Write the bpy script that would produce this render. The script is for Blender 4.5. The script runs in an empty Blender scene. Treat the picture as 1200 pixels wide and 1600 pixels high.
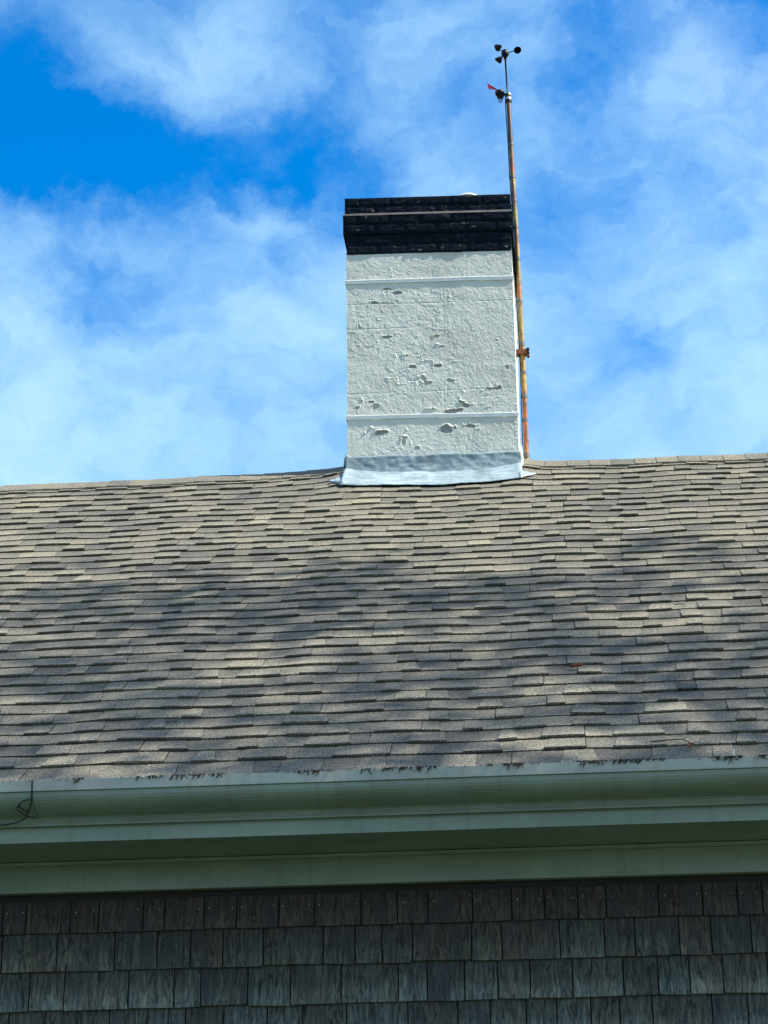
import bpy, math, random
import numpy as np
from mathutils import Vector, Matrix
R = math.radians
random.seed(7)
rng = np.random.default_rng(11)
scene = bpy.context.scene
col = scene.collection

# ------------------------------------------------------------------ camera
EYE = 1.6
cam_d = bpy.data.cameras.new('camera')
cam = bpy.data.objects.new('camera', cam_d)
col.objects.link(cam)
cam_d.sensor_fit = 'VERTICAL'
cam_d.sensor_height = 24.0
cam_d.lens = 24.0 * 3500 / 1600.0
cam_d.clip_start = 0.1
cam_d.clip_end = 2000
th, yaw, roll = R(21.7), R(4.6), R(-0.7)
F = Vector((-math.sin(yaw) * math.cos(th), math.cos(yaw) * math.cos(th), math.sin(th)))
R0 = Vector((math.cos(yaw), math.sin(yaw), 0))
U0 = R0.cross(F)
R2 = R0 * math.cos(roll) + U0 * math.sin(roll)
U2 = -R0 * math.sin(roll) + U0 * math.cos(roll)
m = Matrix((R2, U2, -F)).transposed().to_4x4()
m.translation = Vector((0, 0, EYE))
cam.matrix_world = m
scene.camera = cam
scene.render.resolution_x = 768
scene.render.resolution_y = 1024

# ------------------------------------------------------------------ sun, sky, exposure
SUN_EL, SUN_PHI = 48.0, 81.0          # elevation; angle to the right of the house front's normal
S = Vector((math.cos(R(SUN_EL)) * math.sin(R(SUN_PHI)), -math.cos(R(SUN_EL)) * math.cos(R(SUN_PHI)), math.sin(R(SUN_EL))))
sun_d = bpy.data.lights.new('sun', 'SUN')
sun_d.energy = 5.0
sun_d.angle = R(0.5)
sun_d.color = (1.0, 0.94, 0.83)
sun = bpy.data.objects.new('sun', sun_d)
col.objects.link(sun)
sun.rotation_euler = S.to_track_quat('Z', 'Y').to_euler()
sun.location = (12, -4, 20)
scene.view_settings.view_transform = 'Standard'
scene.view_settings.look = 'None'
scene.view_settings.exposure = 0.95
scene.view_settings.gamma = 1.0
scene.view_settings.use_curve_mapping = False

w = bpy.data.worlds.new('World')
scene.world = w
w.use_nodes = True
nt = w.node_tree
nt.nodes.clear()
N, L = nt.nodes, nt.links


def mth(op, a, b=None, c=None, clamp=False, tree=None):
    t = tree or nt
    n = t.nodes.new('ShaderNodeMath')
    n.operation = op
    n.use_clamp = clamp
    for i, v in enumerate((a, b, c)):
        if v is None:
            continue
        if isinstance(v, (int, float)):
            n.inputs[i].default_value = v
        else:
            t.links.new(v, n.inputs[i])
    return n.outputs[0]


out = N.new('ShaderNodeOutputWorld')
bg = N.new('ShaderNodeBackground')
bg.inputs['Strength'].default_value = 0.10
L.new(bg.outputs[0], out.inputs[0])
sky = N.new('ShaderNodeTexSky')
sky.sky_type = 'NISHITA'
sky.sun_disc = False
sky.sun_elevation = R(SUN_EL)
sky.sun_rotation = R(180 - SUN_PHI)
sky.air_density = 1.0
sky.dust_density = 0.3
sky.ozone_density = 2.0
hsv = N.new('ShaderNodeHueSaturation')
hsv.inputs['Hue'].default_value = 0.505
hsv.inputs['Saturation'].default_value = 1.52
hsv.inputs['Value'].default_value = 1.30
L.new(sky.outputs[0], hsv.inputs['Color'])
tc = N.new('ShaderNodeTexCoord')
# warp the sky direction a little so that cloud edges are ragged
wn = N.new('ShaderNodeTexNoise')
wn.inputs['Scale'].default_value = 9.0
wn.inputs['Detail'].default_value = 6.0
wn.inputs['Roughness'].default_value = 0.62
L.new(tc.outputs['Generated'], wn.inputs['Vector'])
sub = N.new('ShaderNodeVectorMath'); sub.operation = 'SUBTRACT'
sub.inputs[1].default_value = (0.5, 0.5, 0.5)
L.new(wn.outputs['Color'], sub.inputs[0])
scl = N.new('ShaderNodeVectorMath'); scl.operation = 'SCALE'; scl.inputs['Scale'].default_value = 0.10
L.new(sub.outputs[0], scl.inputs[0])
add = N.new('ShaderNodeVectorMath'); add.operation = 'ADD'
L.new(tc.outputs['Generated'], add.inputs[0]); L.new(scl.outputs[0], add.inputs[1])
WV = add.outputs[0]
cl = N.new('ShaderNodeTexNoise')
cl.inputs['Scale'].default_value = 7.0
cl.inputs['Detail'].default_value = 8.0
cl.inputs['Roughness'].default_value = 0.5
mp = N.new('ShaderNodeMapping'); mp.inputs['Scale'].default_value = (1.0, 1.0, 1.5); mp.inputs['Rotation'].default_value = (0, R(35), 0)
L.new(WV, mp.inputs['Vector']); L.new(mp.outputs[0], cl.inputs['Vector'])
sep = N.new('ShaderNodeSeparateXYZ'); L.new(tc.outputs['Generated'], sep.inputs[0])
# thin cloud veil, thicker towards the horizon
veil = mth('MULTIPLY_ADD', sep.outputs['Z'], -1.55, 1.31)
veil = mth('MAXIMUM', veil, 0.40)
cl2 = N.new('ShaderNodeTexNoise')
cl2.inputs['Scale'].default_value = 26.0; cl2.inputs['Detail'].default_value = 7.0; cl2.inputs['Roughness'].default_value = 0.6
mp2 = N.new('ShaderNodeMapping'); mp2.inputs['Scale'].default_value = (1.0, 1.0, 2.0); mp2.inputs['Rotation'].default_value = (0, R(-28), 0)
L.new(WV, mp2.inputs['Vector']); L.new(mp2.outputs[0], cl2.inputs['Vector'])
dens = mth('MULTIPLY_ADD', mth('SUBTRACT', cl.outputs[0], 0.5), 1.15, veil)
dens = mth('MULTIPLY_ADD', mth('SUBTRACT', cl2.outputs[0], 0.5), .85, dens)
# openings and thicker banks of the cloud layer: (azimuth deg, elevation deg, radius deg, amount)
BANKS = [(-8.4, 28.5, .9, -.10), (-6.3, 28.7, .9, -.12), (-13.6, 27.8, .8, -.10), (-10.2, 26.6, .7, -.08), (-15.6, 30.7, 1.3, -.40), (-13.8, 30.6, 1.2, -.34), (-12.0, 30.7, 1.1, -.30), (-10.3, 30.4, 1.1, -.34), (-8.8, 30.8, 1.0, -.22), (-7.2, 31.2, 1.0, -.26), (-5.6, 30.4, 1.0, -.26), (-11.2, 29.7, .8, -.16), (-17.5, 31.0, 2.0, -.3),
         (-15.2, 32.4, .9, -.12), (-12.2, 26.9, 1.0, -.22), (-14.6, 27.3, .8, -.10), (-7.1, 27.8, .8, -.20), (-9.6, 27.3, .7, -.10), (-4.6, 29.2, .8, -.14), (.7, 29.3, 1.0, -.24), (2.2, 25.3, .7, -.20), (2.2, 32.7, .8, -.16), (-1.4, 31.6, .7, -.08), (4.2, 28.6, .7, -.10),
         (6.3, 34.4, 1.4, -.30), (-15.4, 34.6, 1.2, -.08), (-8.6, 23.6, .8, -.08), (1.0, 23.0, .6, -.06),
         (-10.4, 33.2, 1.3, .16), (-8.2, 33.6, 1.1, .10), (-4.4, 33.9, 1.2, .12), (-1.4, 34.1, 1.2, .18), (-14.2, 28.6, .9, .06), (-11.4, 28.7, .8, .06), (-8.6, 29.2, .8, .10),
         (4.4, 27.0, 1.5, .16), (1.4, 23.4, 1.3, .14), (5.0, 24.2, 1.3, .14), (-14.8, 22.9, 1.5, .20), (-7.0, 25.0, 1.3, .10), (4.2, 31.2, 1.1, .10)]
for az, el, rad, amt in BANKS:
    if amt < 0:
        amt *= 1.3; rad *= 1.2
    d = (math.sin(R(az)) * math.cos(R(el)), math.cos(R(az)) * math.cos(R(el)), math.sin(R(el)))
    n = N.new('ShaderNodeVectorMath'); n.operation = 'DISTANCE'
    L.new(WV, n.inputs[0]); n.inputs[1].default_value = d
    mr = N.new('ShaderNodeMapRange'); mr.interpolation_type = 'SMOOTHERSTEP'
    mr.inputs['From Min'].default_value = 0.0
    mr.inputs['From Max'].default_value = R(rad) * 2.1
    mr.inputs['To Min'].default_value = amt
    mr.inputs['To Max'].default_value = 0.0
    L.new(n.outputs['Value'], mr.inputs['Value'])
    dens = mth('ADD', dens, mr.outputs[0])
dm = N.new('ShaderNodeMapRange'); dm.interpolation_type = 'SMOOTHSTEP'
dm.inputs['From Min'].default_value = -0.12; dm.inputs['From Max'].default_value = 1.25
dm.inputs['To Max'].default_value = 0.92
L.new(dens, dm.inputs['Value'])
mix = N.new('ShaderNodeMix'); mix.data_type = 'RGBA'
L.new(dm.outputs[0], mix.inputs['Factor'])
L.new(hsv.outputs[0], mix.inputs[6])
# cloud is pale blue away from the sun and whiter towards it
dp = N.new('ShaderNodeVectorMath'); dp.operation = 'DOT_PRODUCT'
L.new(tc.outputs['Generated'], dp.inputs[0]); dp.inputs[1].default_value = tuple(S)
cm = N.new('ShaderNodeMix'); cm.data_type = 'RGBA'
cr = N.new('ShaderNodeMapRange'); cr.inputs['From Min'].default_value = .32; cr.inputs['From Max'].default_value = .80
L.new(dp.outputs['Value'], cr.inputs['Value']); L.new(cr.outputs[0], cm.inputs['Factor'])
cm.inputs[6].default_value = (2.9, 4.75, 6.2, 1); cm.inputs[7].default_value = (8.5, 8.4, 8.0, 1)
L.new(cm.outputs[2], mix.inputs[7])
L.new(mix.outputs[2], bg.inputs['Color'])

# ------------------------------------------------------------------ helpers
def vnoise(x, y, seed=0):
    x = np.asarray(x, float); y = np.asarray(y, float)
    xi = np.floor(x).astype(np.int64); yi = np.floor(y).astype(np.int64)
    fx = x - xi; fy = y - yi
    fx = fx * fx * (3 - 2 * fx); fy = fy * fy * (3 - 2 * fy)
    def h(a, b):
        n = (a * 374761393 + b * 668265263 + seed * 974634777) & 0xffffffff
        n = ((n ^ (n >> 13)) * 1274126177) & 0xffffffff
        n = n ^ (n >> 16)
        return (n & 0xffff) / 65535.0
    return ((h(xi, yi) * (1 - fx) + h(xi + 1, yi) * fx) * (1 - fy) + (h(xi, yi + 1) * (1 - fx) + h(xi + 1, yi + 1) * fx) * fy) * 2 - 1


def fbm(x, y, oct=4, seed=0, rough=.5):
    t = 0; a = 1; n = 0
    for i in range(oct):
        t = t + a * vnoise(x * 2 ** i + 17.3 * i, y * 2 ** i + 5.1 * i, seed + i); n += a; a *= rough
    return t / n


def mesh_obj(name, verts, faces, mat=None, parent=None, tint=None, smooth=False, kind=None):
    me = bpy.data.meshes.new(name)
    me.from_pydata([tuple(v) for v in verts], [], faces)
    if tint is not None:
        a = me.color_attributes.new('tint', 'FLOAT_COLOR', 'POINT')
        t = np.asarray(tint, dtype=np.float32)
        if t.ndim == 1:
            t = np.tile(t, (len(verts), 1))
        if t.shape[1] == 3:
            t = np.concatenate([t, np.ones((len(t), 1), np.float32)], 1)
        a.data.foreach_set('color', t.astype(np.float32).ravel())
    if smooth:
        me.polygons.foreach_set('use_smooth', [True] * len(me.polygons))
    me.update()
    if mat:
        me.materials.append(mat)
    o = bpy.data.objects.new(name, me)
    col.objects.link(o)
    if parent:
        o.parent = parent
        o.matrix_parent_inverse = Matrix()
        pl = parent_world(parent)
        o.location = Vector((0, 0, 0)) - pl
    if kind:
        o['kind'] = kind
    return o


def parent_world(o):
    v = Vector(o.location)
    while o.parent:
        o = o.parent
        v += Vector(o.location)
    return v


def empty(name, loc, parent=None):
    o = bpy.data.objects.new(name, None)
    o.empty_display_size = .1
    col.objects.link(o)
    o.location = Vector(loc)
    if parent:
        o.parent = parent
        o.location = Vector(loc) - parent_world(parent)
    return o


def tag(o, label, cat, group=None, kind=None):
    o['label'] = label; o['category'] = cat
    if group: o['group'] = group
    if kind: o['kind'] = kind
    return o


BOXF = [(0, 3, 2, 1), (4, 5, 6, 7), (0, 1, 5, 4), (1, 2, 6, 5), (2, 3, 7, 6), (3, 0, 4, 7)]


def box(x0, x1, y0, y1, z0, z1):
    return [(x0, y0, z0), (x1, y0, z0), (x1, y1, z0), (x0, y1, z0), (x0, y0, z1), (x1, y0, z1), (x1, y1, z1), (x0, y1, z1)]


class MB:
    def __init__(s): s.v = []; s.f = []; s.t = []
    def add(s, v, f, t=None):
        o = len(s.v); s.v += [tuple(a) for a in v]; s.f += [tuple(i + o for i in q) for q in f]
        if t is not None: s.t += [tuple(t)] * len(v)
    def build(s, name, mat, parent=None, **k):
        return mesh_obj(name, s.v, s.f, mat, parent, tint=(s.t if s.t else None), **k)


def tube(pts, rad, n=8, cap=True):
    pts = [Vector(p) for p in pts]
    rs = rad if hasattr(rad, '__len__') else [rad] * len(pts)
    v = []; f = []
    ref = Vector((0.13, 0.9, 0.2)).normalized()
    for i, p in enumerate(pts):
        d = (pts[min(i + 1, len(pts) - 1)] - pts[max(i - 1, 0)]).normalized()
        a = d.cross(ref)
        if a.length < .05: a = d.cross(Vector((1, 0, 0)))
        a.normalize(); b = d.cross(a)
        for k in range(n):
            t = 2 * math.pi * k / n
            v.append(p + (a * math.cos(t) + b * math.sin(t)) * rs[i])
    for i in range(len(pts) - 1):
        for k in range(n):
            q = (k + 1) % n
            f.append((i * n + k, i * n + q, (i + 1) * n + q, (i + 1) * n + k))
    if cap:
        f.append(tuple(range(n))); f.append(tuple(reversed(range((len(pts) - 1) * n, len(pts) * n))))
    return v, f


def lathe(prof, n=20, loc=(0, 0, 0), axis=(0, 0, 1)):
    q = Vector((0, 0, 1)).rotation_difference(Vector(axis).normalized())
    v = []; f = []
    for r, z in prof:
        for k in range(n):
            t = 2 * math.pi * k / n
            v.append(Vector(loc) + q @ Vector((r * math.cos(t), r * math.sin(t), z)))
    for i in range(len(prof) - 1):
        for k in range(n):
            j = (k + 1) % n
            f.append((i * n + k, i * n + j, (i + 1) * n + j, (i + 1) * n + k))
    return v, f


# ------------------------------------------------------------------ materials
def new_mat(name):
    mt = bpy.data.materials.new(name); mt.use_nodes = True
    t = mt.node_tree
    b = t.nodes['Principled BSDF']
    return mt, t, b


def noise(t, vec, scale, detail=4, rough=.55, dist=0.0):
    n = t.nodes.new('ShaderNodeTexNoise')
    n.inputs['Scale'].default_value = scale; n.inputs['Detail'].default_value = detail
    n.inputs['Roughness'].default_value = rough; n.inputs['Distortion'].default_value = dist
    t.links.new(vec, n.inputs['Vector']); return n


def ramp(t, val, stops):
    r = t.nodes.new('ShaderNodeValToRGB')
    while len(r.color_ramp.elements) < len(stops): r.color_ramp.elements.new(0.5)
    for e, (p, c) in zip(r.color_ramp.elements, stops):
        e.position = p; e.color = (*c, 1) if len(c) == 3 else c
    t.links.new(val, r.inputs[0]); return r.outputs[0]


def mixc(t, fac, a, b, mode='MIX'):
    n = t.nodes.new('ShaderNodeMix'); n.data_type = 'RGBA'; n.blend_type = mode
    for s, v in ((0, fac), (6, a), (7, b)):
        if isinstance(v, (int, float)): n.inputs[s].default_value = v
        elif isinstance(v, tuple): n.inputs[s].default_value = (*v, 1)
        else: t.links.new(v, n.inputs[s])
    return n.outputs[2]


def bump(t, b, h, strength, dist):
    n = t.nodes.new('ShaderNodeBump'); n.inputs['Strength'].default_value = strength; n.inputs['Distance'].default_value = dist
    t.links.new(h, n.inputs['Height']); t.links.new(n.outputs[0], b.inputs['Normal']); return n


def pos(t, scale=None):
    g = t.nodes.new('ShaderNodeNewGeometry')
    if scale is None: return g.outputs['Position']
    mp = t.nodes.new('ShaderNodeMapping'); mp.inputs['Scale'].default_value = scale
    t.links.new(g.outputs['Position'], mp.inputs['Vector']); return mp.outputs[0]


def attr(t, name='tint'):
    a = t.nodes.new('ShaderNodeAttribute'); a.attribute_name = name; return a.outputs['Color']


def mat_asphalt():
    mt, t, b = new_mat('asphalt_granules')
    P = pos(t)
    g = noise(t, P, 135, 2, .95)
    g2 = noise(t, P, 110, 2, .8)
    gr = ramp(t, g.outputs[0], [(.32, (.34, .33, .33)), (.50, (.92, .92, .92)), (.66, (2.2, 2.1, 1.95))])
    gr2 = ramp(t, g2.outputs[0], [(.32, (.66, .66, .68)), (.68, (1.34, 1.32, 1.26))])
    c = mixc(t, 1, attr(t), gr, 'MULTIPLY')
    c = mixc(t, 1, c, gr2, 'MULTIPLY')
    big = noise(t, pos(t, (1, .8, .8)), 1.6, 5, .6)
    c = mixc(t, 1, c, ramp(t, big.outputs[0], [(.35, (.80, .82, .86)), (.62, (1.10, 1.09, 1.05))]), 'MULTIPLY')
    t.links.new(c, b.inputs['Base Color'])
    b.inputs['Roughness'].default_value = .92
    b.inputs['Specular IOR Level'].default_value = .25
    bump(t, b, g.outputs[0], .6, .004)
    return mt


def mat_simple(name, colr, rough=.6, var=.12, sc=12, bs=0.15, bd=.002, metal=0, spec=.5, stretch=None):
    mt, t, b = new_mat(name)
    P = pos(t, stretch)
    n = noise(t, P, sc, 6, .6)
    lo = tuple(max(0, 1 - var * 2) for _ in range(3)); hi = (1 + var,) * 3
    c = mixc(t, 1, tuple(colr), ramp(t, n.outputs[0], [(.3, lo), (.7, hi)]), 'MULTIPLY')
    t.links.new(c, b.inputs['Base Color'])
    b.inputs['Roughness'].default_value = rough; b.inputs['Metallic'].default_value = metal
    b.inputs['Specular IOR Level'].default_value = spec
    if bs: bump(t, b, noise(t, P, sc * 8, 4, .6).outputs[0], bs, bd)
    return mt


def mat_tint(name, rough=.7, sc=30, var=.15, bs=.3, bd=.002, spec=.4):
    mt, t, b = new_mat(name)
    P = pos(t)
    n = noise(t, P, sc, 6, .6)
    c = mixc(t, 1, attr(t), ramp(t, n.outputs[0], [(.3, (1 - var * 1.6,) * 3), (.7, (1 + var,) * 3)]), 'MULTIPLY')
    t.links.new(c, b.inputs['Base Color'])
    b.inputs['Roughness'].default_value = rough
    b.inputs['Specular IOR Level'].default_value = spec
    bump(t, b, noise(t, P, sc * 6, 4, .6).outputs[0], bs, bd)
    return mt


def mat_sage(name='sage_trim_paint', base=(.225, .292, .250)):
    mt, t, b = new_mat(name)
    P = pos(t, (1, 2.5, 2.5))
    n = noise(t, P, 2.2, 6, .65)
    c = mixc(t, 1, base, ramp(t, n.outputs[0], [(.30, (.72, .74, .70)), (.65, (1.06, 1.05, 1.03))]), 'MULTIPLY')
    st = noise(t, pos(t, (26, 3, 1.5)), 1.0, 5, .7)           # run-down dirt streaks
    c = mixc(t, ramp(t, st.outputs[0], [(.52, (0, 0, 0)), (.78, (.42, .42, .42))]), c, (.10, .115, .09))
    sp = noise(t, pos(t), 60, 3, .6)                           # fly specks
    c = mixc(t, ramp(t, sp.outputs[0], [(.745, (0, 0, 0)), (.765, (.85, .85, .85))]), c, (.02, .02, .018))
    t.links.new(c, b.inputs['Base Color'])
    b.inputs['Roughness'].default_value = .42
    bump(t, b, noise(t, pos(t, (1, 5, 5)), 14, 5, .6).outputs[0], .12, .004)
    return mt


def mat_cedar():
    mt, t, b = new_mat('weathered_cedar')
    tcn = t.nodes.new('ShaderNodeTexCoord')
    oi = t.nodes.new('ShaderNodeObjectInfo')
    g = t.nodes.new('ShaderNodeNewGeometry')
    sepn = t.nodes.new('ShaderNodeSeparateXYZ'); t.links.new(g.outputs['Position'], sepn.inputs[0])
    sa = t.nodes.new('ShaderNodeSeparateColor'); t.links.new(attr(t), sa.inputs[0])
    # grain: streaks along z, shifted per shingle by the red channel of the tint attribute
    cmb = t.nodes.new('ShaderNodeCombineXYZ')
    off = mth('MULTIPLY', sa.outputs[0], 37.0, tree=t)
    t.links.new(mth('ADD', sepn.outputs[0], off, tree=t), cmb.inputs[0])
    t.links.new(off, cmb.inputs[1]); t.links.new(sepn.outputs[2], cmb.inputs[2])
    def mapped(sc):
        mpn = t.nodes.new('ShaderNodeMapping'); mpn.inputs['Scale'].default_value = sc
        t.links.new(cmb.outputs[0], mpn.inputs['Vector']); return mpn.outputs[0]
    grain = noise(t, mapped((44, 1, 8)), 1.0, 7, .72, 2.2)
    wv = t.nodes.new('ShaderNodeTexWave'); wv.bands_direction = 'X'
    wv.inputs['Scale'].default_value = 11; wv.inputs['Distortion'].default_value = 12; wv.inputs['Detail'].default_value = 3
    wv.inputs['Detail Scale'].default_value = 1.2
    t.links.new(mapped((1, 1, .24)), wv.inputs['Vector'])
    blot = noise(t, mapped((9, 1, 4)), 1.0, 5, .6)
    mapped_val = mth('FRACT', mth('MULTIPLY', sa.outputs[0], 7.31, tree=t), tree=t)
    teal = (.140, .178, .160); brown = (.165, .130, .098); dark = (.035, .038, .042)
    # green channel: how silvered (teal) the shingle is, blue: how dark; both also paint the eave's shade by row
    f = mth('ADD', sa.outputs[1], mth('MULTIPLY', mth('SUBTRACT', blot.outputs[0], .5, tree=t), 1.6, tree=t), clamp=True, tree=t)
    c = mixc(t, f, brown, teal)
    c = mixc(t, 1, c, ramp(t, mapped_val, [(0, (.55, .55, .55)), (1, (1.45, 1.45, 1.45))]), 'MULTIPLY')
    # exposed lower end bleaches, top stays brown and dark; 'up' also holds painted eave shade on upper rows (height above the butt is in alpha-less 'tint2')
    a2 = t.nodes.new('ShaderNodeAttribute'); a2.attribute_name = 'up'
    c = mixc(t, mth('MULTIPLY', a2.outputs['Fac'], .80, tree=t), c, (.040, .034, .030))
    c = mixc(t, 1, c, ramp(t, grain.outputs[0], [(.36, (.14, .15, .16)), (.50, (.88, .88, .88)), (.68, (1.75, 1.70, 1.60))]), 'MULTIPLY')
    c = mixc(t, .5, c, ramp(t, wv.outputs[0], [(.1, (.55, .57, .60)), (.6, (1.1, 1.1, 1.1))]), 'MULTIPLY')
    dk = ramp(t, noise(t, mapped((16, 1, 5)), 1.0, 6, .7).outputs[0], [(.44, (0, 0, 0)), (.62, (1, 1, 1))])
    c = mixc(t, mth('MULTIPLY', dk, sa.outputs[2], tree=t), c, dark)
    t.links.new(c, b.inputs['Base Color'])
    b.inputs['Roughness'].default_value = .85
    b.inputs['Specular IOR Level'].default_value = .25
    bump(t, b, grain.outputs[0], .5, .004)
    return mt


def mat_stucco():
    mt, t, b = new_mat('white_masonry_paint')
    P = pos(t)
    n = noise(t, P, 5, 6, .6)
    c = mixc(t, 1, attr(t), ramp(t, n.outputs[0], [(.3, (.92, .93, .92)), (.7, (1.05, 1.05, 1.05))]), 'MULTIPLY')
    t.links.new(c, b.inputs['Base Color'])
    b.inputs['Roughness'].default_value = .55
    bump(t, b, noise(t, P, 90, 5, .7).outputs[0], .55, .005)
    return mt


def mat_black_brick():
    mt, t, b = new_mat('black_painted_brick')
    P = pos(t)
    n = noise(t, P, 26, 6, .65)
    c = ramp(t, n.outputs[0], [(.3, (.006, .010, .016)), (.66, (.013, .019, .028)), (.80, (.050, .058, .066))])
    t.links.new(c, b.inputs['Base Color'])
    t.links.new(ramp(t, noise(t, P, 60, 4, .6).outputs[0], [(.4, (.55, .55, .55)), (.62, (.22, .22, .22))]), b.inputs['Roughness'])
    t.links.new(ramp(t, noise(t, pos(t, (1, 1, 1.6)), 20, 5, .8).outputs[0], [(.60, (0, 0, 0)), (.67, (.55, .55, .55))]), b.inputs['Specular IOR Level'])
    bump(t, b, noise(t, P, 34, 6, .75).outputs[0], 1.0, .016)
    return mt


def mat_lead():
    mt, t, b = new_mat('painted_lead_flashing')
    n = noise(t, pos(t, (1, 1, 5)), 9, 6, .65)
    c = mixc(t, ramp(t, n.outputs[0], [(.35, (0, 0, 0)), (.68, (1, 1, 1))]), (.23, .32, .36), (.44, .56, .60))
    c = mixc(t, 1, c, attr(t), 'MULTIPLY')
    t.links.new(c, b.inputs['Base Color'])
    b.inputs['Roughness'].default_value = .48
    bump(t, b, noise(t, pos(t), 40, 5, .6).outputs[0], .5, .006)
    return mt


def mat_leaf(name, colr):
    mt, t, b = new_mat(name)
    oi = noise(t, pos(t), 1.3, 3)
    c = mixc(t, 1, tuple(colr), ramp(t, oi.outputs[0], [(.3, (.6, .65, .6)), (.7, (1.5, 1.4, 1.2))]), 'MULTIPLY')
    t.links.new(c, b.inputs['Base Color']); b.inputs['Roughness'].default_value = .6
    return mt


M_asph = mat_asphalt()
M_sage = mat_sage()
M_lip = mat_sage('sunlit_sage_lip', (.36, .39, .345))  # same sage trim, lightened to paint the dappled sun on the lip
M_cedar = mat_cedar()
M_stucco = mat_stucco()
M_brick = mat_black_brick()
M_lead = mat_lead()
M_strap = mat_simple('white_strap_paint', (.84, .84, .80), .5, .06, 20, .1)
M_felt = mat_simple('roof_felt', (.018, .018, .018), .9, .1, 10)
M_wallbase = mat_simple('dark_sheathing', (.02, .019, .018), .9, .1, 6)
M_pole = mat_tint('chipped_pole_paint', .5, 45, .22, .3, .001)
M_tape = mat_simple('grey_tape', (.10, .105, .11), .45, .2, 60, .2)
M_black = mat_simple('black_plastic', (.008, .008, .009), .45, .2, 60, .05, spec=.25)
M_red = mat_simple('red_plastic', (.42, .012, .03), .4, .1, 30, .05)
M_steel = mat_simple('galvanised_steel', (.62, .62, .62), .35, .15, 60, .1, metal=.6)
M_rust = mat_simple('rusty_steel', (.20, .075, .035), .8, .3, 70, .4)
M_darkdirt = mat_simple('rotted_needles', (.030, .022, .014), .9, .35, 120, .3)
M_leafdry = mat_simple('dry_leaf_brown', (.24, .085, .035), .7, .3, 90, .3)
M_twig = mat_simple('dead_twig', (.040, .028, .020), .85, .25, 120, .3)
M_feather = mat_simple('white_down', (.75, .75, .72), .8, .05, 50, .0)
M_grass = mat_simple('lawn_grass', (.072, .088, .034), .9, .35, 3, .5, .03)
M_bark = mat_simple('grey_bark', (.09, .07, .055), .9, .25, 9, .5, .02)
M_leaf = mat_leaf('oak_leaf_green', (.050, .090, .022))
M_leaf2 = mat_leaf('maple_leaf_green', (.040, .080, .025))
M_metalcap = mat_simple('pale_flue_metal', (.66, .66, .62), .4, .1, 30, .1)

# ------------------------------------------------------------------ ground
g = 220
lawn = mesh_obj('lawn', [(-g, -g, 0), (g, -g, 0), (g, g, 0), (-g, g, 0)], [(0, 1, 2, 3)], M_grass, kind='structure')

# ------------------------------------------------------------------ the house
PITCH = R(35.0)
CP, SP = math.cos(PITCH), math.sin(PITCH)
Y0, Z0 = 8.86, 4.0588          # roof reference line (butt of the second course)
EXP = .143
YR = 13.36                      # ridge
SR = (YR - Y0) / CP
CHX0, CHX1, CHY0, CHY1 = -1.293, -.192, 13.2, 14.15
HX0, HX1 = -7.0, 5.2

house = empty('shingled_house', ((HX0 + HX1) / 2, YR, 0))
tag(house, 'cedar shingled house with grey asphalt roof, sage green eaves and painted white chimney', 'house')


def undul(x, s):
    """sag and swell of the old roof deck, metres along the roof's normal"""
    x = np.asarray(x, float); s = np.asarray(s, float)
    d = .0020 * np.sin(x * 6.1 + .35 * s + .8) + .0016 * np.sin(x * 10.3 - .5 * s + 2.1) + .0034 * fbm(x * 1.5, s * .45 + 3, 3, 5)
    d = d + .0022 * vnoise(x * 6.0, s * 2.2, 9)
    d = d * np.clip((s + .7) / 1.0, .35, 1)
    # the courses sweep up where the roof meets the chimney
    up = np.clip((s - 4.55) / .8, 0, 1); up = up * up * (3 - 2 * up)
    dl = np.clip(CHX0 - x, 0, None); dr = np.clip(x - CHX1, 0, None)
    a = .044 * np.exp(-np.abs(x - CHX0) / .17) + .012 * np.exp(-np.abs(x - CHX0) / .6) + .034 * np.exp(-np.abs(x - CHX1) / .10) + .008 * np.exp(-np.abs(x - CHX1) / .4)
    return d + a * up


def surf(x, s, h):
    """point on the front slope"""
    d = undul(x, s) + h
    return np.array([x + 0 * d, Y0 + s * CP - d * SP, Z0 + s * SP + d * CP]).T


# roof deck: both slopes
xs = np.arange(HX0, HX1 + .01, .1)
ss = np.linspace(-.17, SR, 44)
V = []; Fc = []
nx = len(xs)
for s_ in ss:
    V += list(surf(xs, np.full(nx, s_), -.006))
for s_ in ss[::-1][1:]:
    q = surf(xs, np.full(nx, s_), -.006); q[:, 1] = 2 * YR - q[:, 1]; V += list(q)
for j in range(2 * len(ss) - 2):
    for i in range(nx - 1):
        Fc.append((j * nx + i, j * nx + i + 1, (j + 1) * nx + i + 1, (j + 1) * nx + i))
roof = mesh_obj('roof', V, Fc, M_felt, house)

TANS = [((.170, .161, .133), 6), ((.156, .149, .125), 7), ((.140, .136, .117), 6), ((.122, .120, .107), 3.5), ((.102, .102, .094), 1.6), ((.192, .183, .146), 1.6)]
TC = [np.array(c) * np.array([1.05, 1.055, 1.04]) for c, _ in TANS]; TW = np.array([w_ for _, w_ in TANS]); TW = TW / TW.sum()


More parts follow.
